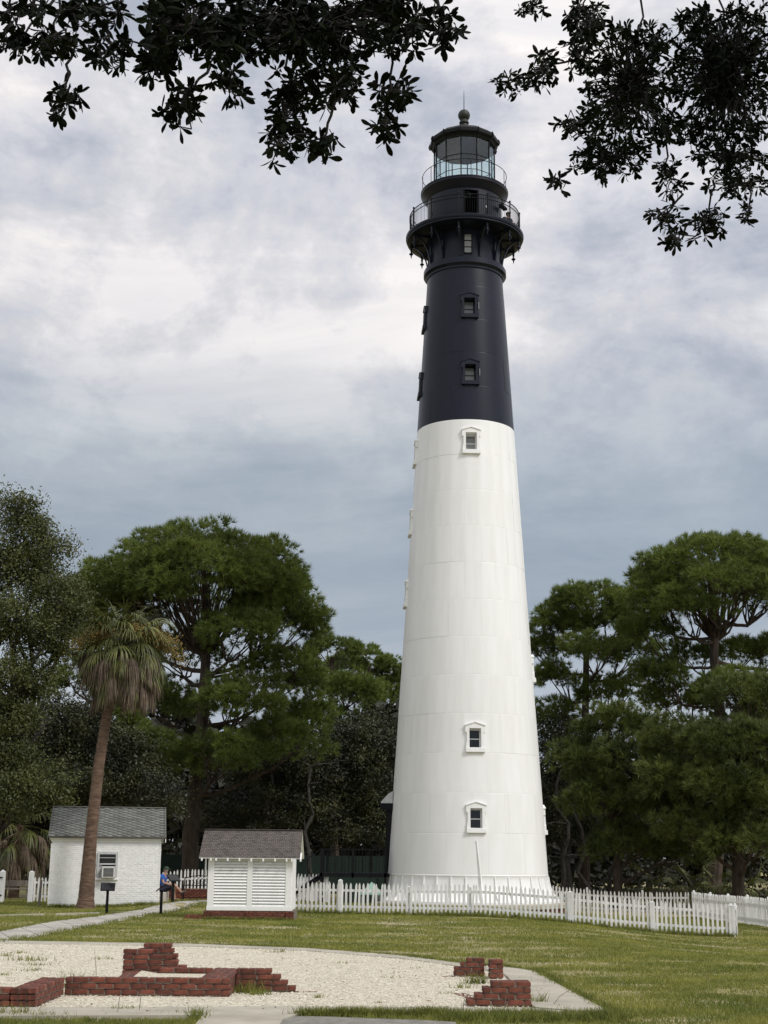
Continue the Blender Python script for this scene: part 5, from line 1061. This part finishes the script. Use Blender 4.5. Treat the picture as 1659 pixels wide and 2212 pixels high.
# taller tufts: along fence feet, slab edges, and on the gravel
TX, TY, TH = [], [], []
def tuft(x, y, n_, r_, h):
    n_ = int(n_ * 1.7); TX.append(rng.normal(x, r_, n_)); TY.append(rng.normal(y, r_ * .6, n_)); TH.append(rng.uniform(.4, 1, n_) * h * 1.15)
for k in range(420):
    t = rng.uniform(); tuft(FL.x + (FR.x - FL.x) * t, FL.y + (FR.y - FL.y) * t - .05 + rng.normal(0, .12), 14, .08, .16)
for (x, y, n_, r_, h) in ((160, 2140, 70, .09, .28), (205, 2150, 40, .08, .18), (330, 2151, 30, .1, .14), (395, 2152, 40, .12, .13), (455, 2152, 30, .1, .12), (535, 2148, 90, .13, .2), (560, 2152, 60, .13, .12), (690, 2159, 20, .05, .08), (1040, 2170, 40, .1, .12), (1075, 2160, 60, .12, .16), (1060, 2172, 40, .1, .1), (1165, 2172, 30, .06, .2), (60, 2078, 60, .2, .12), (75, 2088, 40, .16, .08), (40, 2062, 25, .1, .07), (10, 2068, 25, .1, .08), (225, 2075, 20, .1, .08), (70, 2100, 30, .12, .08), (5, 2110, 20, .08, .08), (600, 2060, 30, .12, .12), (268, 2186, 40, .1, .1), (430, 2185, 20, .1, .08), (930, 2186, 30, .12, .08), (820, 2170, 16, .06, .05), (1030, 2128, 70, .1, .2), (900, 2095, 16, .1, .06), (845, 2115, 16, .1, .06), (735, 2084, 20, .1, .07), (960, 2150, 14, .08, .06), (1000, 2138, 26, .08, .12), (395, 2196, 30, .2, .08), (20, 2196, 60, .15, .16), (90, 2200, 60, .2, .1)):
    p = G(x, y); tuft(p.x, p.y, n_, r_, h)
for k in range(560):
    px = rng.uniform(-60, 1340); q = (px > 600) ; p = G(px, (2208 if px < 420 else 2198) + rng.uniform(-2, 12) if not (430 < px < 960) else rng.uniform(2197, 2199)); 
    if 430 < px < 640: continue
    if px < 420 and rng.uniform() < .55: continue
    tuft(p.x, p.y, 16, .07, .06 if px < 420 else .13)
for k in range(260):
    i = rng.integers(0, len(edge_out) - 1); a, b = G(*edge_out[i]), G(*edge_out[i + 1]); p = a.lerp(b, float(rng.uniform())); tuft(p.x + .05, p.y + .03, 10, .06, .09)
for k in range(200):
    i = rng.integers(0, len(rim_out) - 1); a, b = G(*rim_out[i]), G(*rim_out[i + 1]); p = a.lerp(b, float(rng.uniform())); tuft(p.x, p.y + .06, 8, .08, .07)
for k in range(150):
    t = float(rng.uniform()); p = hl.lerp(hr_, t); tuft(p.x, p.y - .15, 10, .1, .16)
    t = float(rng.uniform()); tuft(sl_.x + SW * t, 45.85, 6, .08, .1)
    t = float(rng.uniform()); p = along(PL, t); tuft(p.x, p.y - .06, 8, .09, .12); p = along(PU, t); tuft(p.x, p.y + .06, 8, .09, .1)
tx, ty, th = np.concatenate(TX), np.concatenate(TY), np.concatenate(TH)
V = blades(tx, ty, th, .004 + .00015 * ty, rng, .45); V[:, 2] += .01
wg = mesh_obj('weeds', np_mesh('weeds', V, np.arange(len(V)).reshape(-1, 3)), 'weed_blade'); tag(wg, 'tufts of weeds along fence feet, slab edges and on the gravel', 'weeds', kind='stuff')
st_ = MB()
for x, y, dx, h in ((208, 2148, -.06, .62), (253, 2195, .04, .33), (1190, 2178, .3, .26), (300, 2190, .03, .3), (1000, 2190, .03, .22), (1090, 2192, .02, .24)):
    p = G(x, y); st_.tube([p, p + Vector((dx * .4, 0, h * .6)), p + Vector((dx, 0, h))], [.004, .004, .002], 4)
ws = st_.build('weed_stalks', 'old_wood'); tag(ws, 'thin dry weed stalks standing on the gravel', 'weeds', kind='stuff')
# fallen leaves blown over the pad and the lawn
n = 900; lx = rng.uniform(-8, 6, n); ly = 18.5 + 16 * rng.uniform(0, 1, n) ** 1.3; V = leaf_quads(np.stack([lx, ly, ground_z(lx, ly) + .05], 1), .055, rng, .5); V[:, 2] = V[:, 2] * .35 + .035
mesh_obj('fallen_leaves', np_mesh('fallen_leaves', V, np.arange(len(V)).reshape(-1, 4)), 'frond_dead'); tag(bpy.data.objects['fallen_leaves'], 'small brown fallen leaves scattered over gravel and lawn', 'leaves', kind='stuff')
# loose pebbles on the pad
gpl = [(p.x, p.y) for p in gravel_poly]; n = 42000; x = rng.uniform(-9.5, 3, n); y = rng.uniform(18.8, 33.5, n) ; k_ = pip(x, y, gpl); x, y = x[k_], y[k_]; n = len(x)
s = rng.uniform(.007, .017, (n, 1)); sxy = s * rng.uniform(.8, 1.4, (n, 1)); c = np.stack([x, y, np.full(n, .022)], 1) + np.array([0, 0, 1]) * s * .4; a = rng.uniform(0, 6.28, n); u = np.stack([np.cos(a), np.sin(a), 0 * a], 1); w = np.stack([-np.sin(a), np.cos(a), .3 * np.sin(a * 3)], 1)
V = np.stack([c + u * sxy, c + w * s, c - u * sxy, c - w * s, c + np.array([0, 0, 1]) * s * .75], 1).reshape(-1, 3); i0 = np.arange(n)[:, None] * 5
Fp = np.concatenate([i0 + np.array([[0, 1, 4]]), i0 + np.array([[1, 2, 4]]), i0 + np.array([[2, 3, 4]]), i0 + np.array([[3, 0, 4]])]); pe = mesh_obj('pebbles', np_mesh('pebbles', V, Fp), 'pebble'); tag(pe, 'pale loose pebbles covering the gravel pad', 'pebbles', kind='stuff')
# ================================================================== NEAR OAK BRANCHES OVERHEAD
def leaf_mesh(seed):
    rg = random.Random(seed); v = []; f = []; prof = [(0, .02), (.18, .05), (.38, .115), (.6, .17), (.78, .165), (.9, .11), (1.0, .02)]
    bend = rg.uniform(-.25, .25); fold = rg.uniform(.04, .12)
    for t, w in prof:
        z = bend * t * t; v += [(t, -w, z + fold * w * 3), (t, 0, z), (t, w, z + fold * w * 3)]
    for i in range(len(prof) - 1):
        a = i * 3; f += [(a, a + 3, a + 4, a + 1), (a + 1, a + 4, a + 5, a + 2)]
    return MB().add(v, f)
LM = [leaf_mesh(i) for i in range(5)]; LMM = []
for k_, q in enumerate(LM):
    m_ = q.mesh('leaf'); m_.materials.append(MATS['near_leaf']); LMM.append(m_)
LA = [(np.array(q.v), np.array(q.f)) for q in LM]
def near_oak(label, trunk, top, regions, depth, leaf, step, seed, canopy):
    rg = random.Random(seed); e = empty('live_oak', (trunk[0], trunk[1], 0)); tag(e, label, 'oak tree'); B_ = Vector((trunk[0], trunk[1], 0))
    mb = MB(); tp = Vector(top) - B_; pts = vbranch(mb, (0, 0, -.2), tp, .42, .26, wob=.12, n=7, sides=10, rg=rg); mb.build('trunk', 'bark_oak', e, smooth=True)
    lm = MB(); ros = []
    for (x0, x1, y0, y1, dens, src) in regions:
        cx, cy = (x0 + x1) / 2, (y0 + y1) / 2; n_ = max(2, int((x1 - x0) * (y1 - y0) / (step * step) * dens)); D0 = depth + rg.uniform(-.5, .5)
        s = at(src[0], src[1], D0 + .3) - B_; hub = at(cx, cy, D0) - B_
        if src[1] < -60: vbranch(lm, tp, s, .10, .02, sag=.1, wob=.15, n=8, sides=6, rg=rg)
        vbranch(lm, s, hub, .010, .006, sag=.02, wob=.12, n=6, sides=5, rg=rg)
        for k in range(n_):
            for _ in range(20):
                u, w = rg.uniform(-1, 1), rg.uniform(-1, 1)
                if dens > .9 or u * u + w * w < 1: break
            p = at(cx + u * (x1 - x0) / 2 * .86, cy + w * (y1 - y0) / 2 * .86, D0 + rg.uniform(-.7, .7)) - B_; vbranch(lm, hub.lerp(p, .15), p, .0055, .0028, sag=.03, wob=.2, n=4, sides=4, rg=rg); ros.append((p, hub))
    lm.build('branches', 'twig', e)
    leaves = []
    for p, hub in ros:
        d = (p - hub); d = d.normalized() if d.length > .05 else Vector((rg.gauss(0, 1), rg.gauss(0, 1), -.5)).normalized(); d = (d + Vector((0, 0, -.45))).normalized()
        for q in range(rg.randint(6, 9)):
            o = (d * .55 + Vector((rg.gauss(0, 1), rg.gauss(0, 1), rg.gauss(-.15, .8))).normalized()).normalized(); leaves.append((p + d * rg.uniform(-.04, .03), o, leaf * rg.uniform(.5, 1.25), rg.uniform(0, 6.28), rg.randrange(5)))
    order = sorted(range(len(leaves)), key=lambda i: (leaves[i][0] + B_).y * .8 - leaves[i][2] * 40)
    big = set(order[:300]); VV = []; FF = []; off = 0
    for i, (p, o, s, tw_, mi) in enumerate(leaves):
        q = o.to_track_quat('X', 'Z').to_matrix() @ Matrix.Rotation(tw_, 3, 'X')
        if i in big:
            ob = mesh_obj('leaf', LMM[mi], None, e, p); ob.rotation_euler = q.to_euler(); ob.scale = (s, s, s)
        else:
            v, f = LA[mi]; VV.append((v * s) @ np.array(q).T + np.array(p)); FF.append(f + off); off += len(v)
    # the rest of the crown, above and out of the frame, shades what hangs below it
    (cx0, cx1, cy0, cy1, cz0, cz1, nc) = canopy; rr = np.random.default_rng(seed)
    P = np.stack([rr.uniform(cx0, cx1, nc), rr.uniform(cy0, cy1, nc), rr.uniform(cz0, cz1, nc)], 1); P[:, 2] += .0
    ok = (P[:, 2] - EYE) > P[:, 1] * .72 + .9; P = P[ok] - np.array(B_)
    base = leaf_quads(P, .34, rr, .55)
    FF = [np.concatenate(FF)] if FF else []; Vn = np.concatenate(VV + [base]) ; Fq = np.concatenate(FF + [off + np.arange(len(base)).reshape(-1, 4)])
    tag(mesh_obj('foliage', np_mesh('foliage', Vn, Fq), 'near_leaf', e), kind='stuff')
    return e
UP = -90
near_oak('dark live oak leaves hanging into the top left of the view', (-5.5, -1.5), (-3.0, 2.5, 6.6), [
    (0, 40, 0, 110, .8, (10, UP)), (29, 112, -10, 32, .9, (80, UP)), (10, 69, 55, 128, .8, (120, -5)), (58, 180, 48, 128, .85, (130, UP)), (128, 276, -10, 64, 1.0, (200, UP)), (183, 298, 64, 160, .8, (210, UP)), (107, 175, 172, 264, .85, (160, 110)),
    (301, 369, 42, 199, .9, (330, UP)), (308, 532, -20, 138, 1.25, (420, UP)), (340, 438, 175, 287, .7, (455, 140)), (446, 532, 140, 225, .8, (480, 90)), (465, 898, -20, 132, 1.4, (690, UP)), (578, 670, 130, 296, 1.15, (620, 30)), (570, 634, 280, 352, 1.0, (620, 240)),
    (650, 733, 275, 342, .75, (742, 200)), (670, 793, 130, 236, 1.1, (720, 40)), (793, 900, 165, 236, .8, (848, 40)), (798, 866, 221, 306, .85, (840, 200)), (857, 932, 17, 123, .9, (880, UP)), (917, 998, -5, 114, .75, (930, UP))], 7.0, .079, 19.5, 3,
    (-9, 4.5, -6, 9, 5.2, 9.5, 9000))
near_oak('dark live oak branches hanging into the top right of the view', (7.5, 4.0), (5.2, 6.5, 6.2), [
    (1064, 1140, 142, 206, .6, (1150, 165)), (1120, 1213, 100, 198, .65, (1240, 130)), (1213, 1277, 52, 180, .8, (1300, 60)), (1114, 1194, -10, 36, .7, (1170, UP)), (1213, 1319, -10, 88, .85, (1290, UP)), (1250, 1480, 40, 330, .95, (1400, UP)), (1450, 1680, -10, 330, 1.2, (1560, UP)),
    (1192, 1296, 240, 303, .75, (1310, 240)), (1222, 1410, 295, 395, .85, (1350, 200)), (1178, 1222, 378, 426, .7, (1235, 365)), (1410, 1478, 335, 432, .75, (1440, 250)), (1474, 1680, 300, 378, .8, (1560, 200)), (1393, 1485, 435, 500, .6, (1475, 420)), (1427, 1512, 498, 538, .6, (1490, 480)),
    (1485, 1578, 435, 528, .55, (1540, 390)), (1508, 1680, 371, 426, .7, (1600, 330)), (1600, 1637, 428, 483, .8, (1625, 390))], 9.5, .070, 15, 4,
    (3, 11, 1, 14, 6, 11.5, 6500))
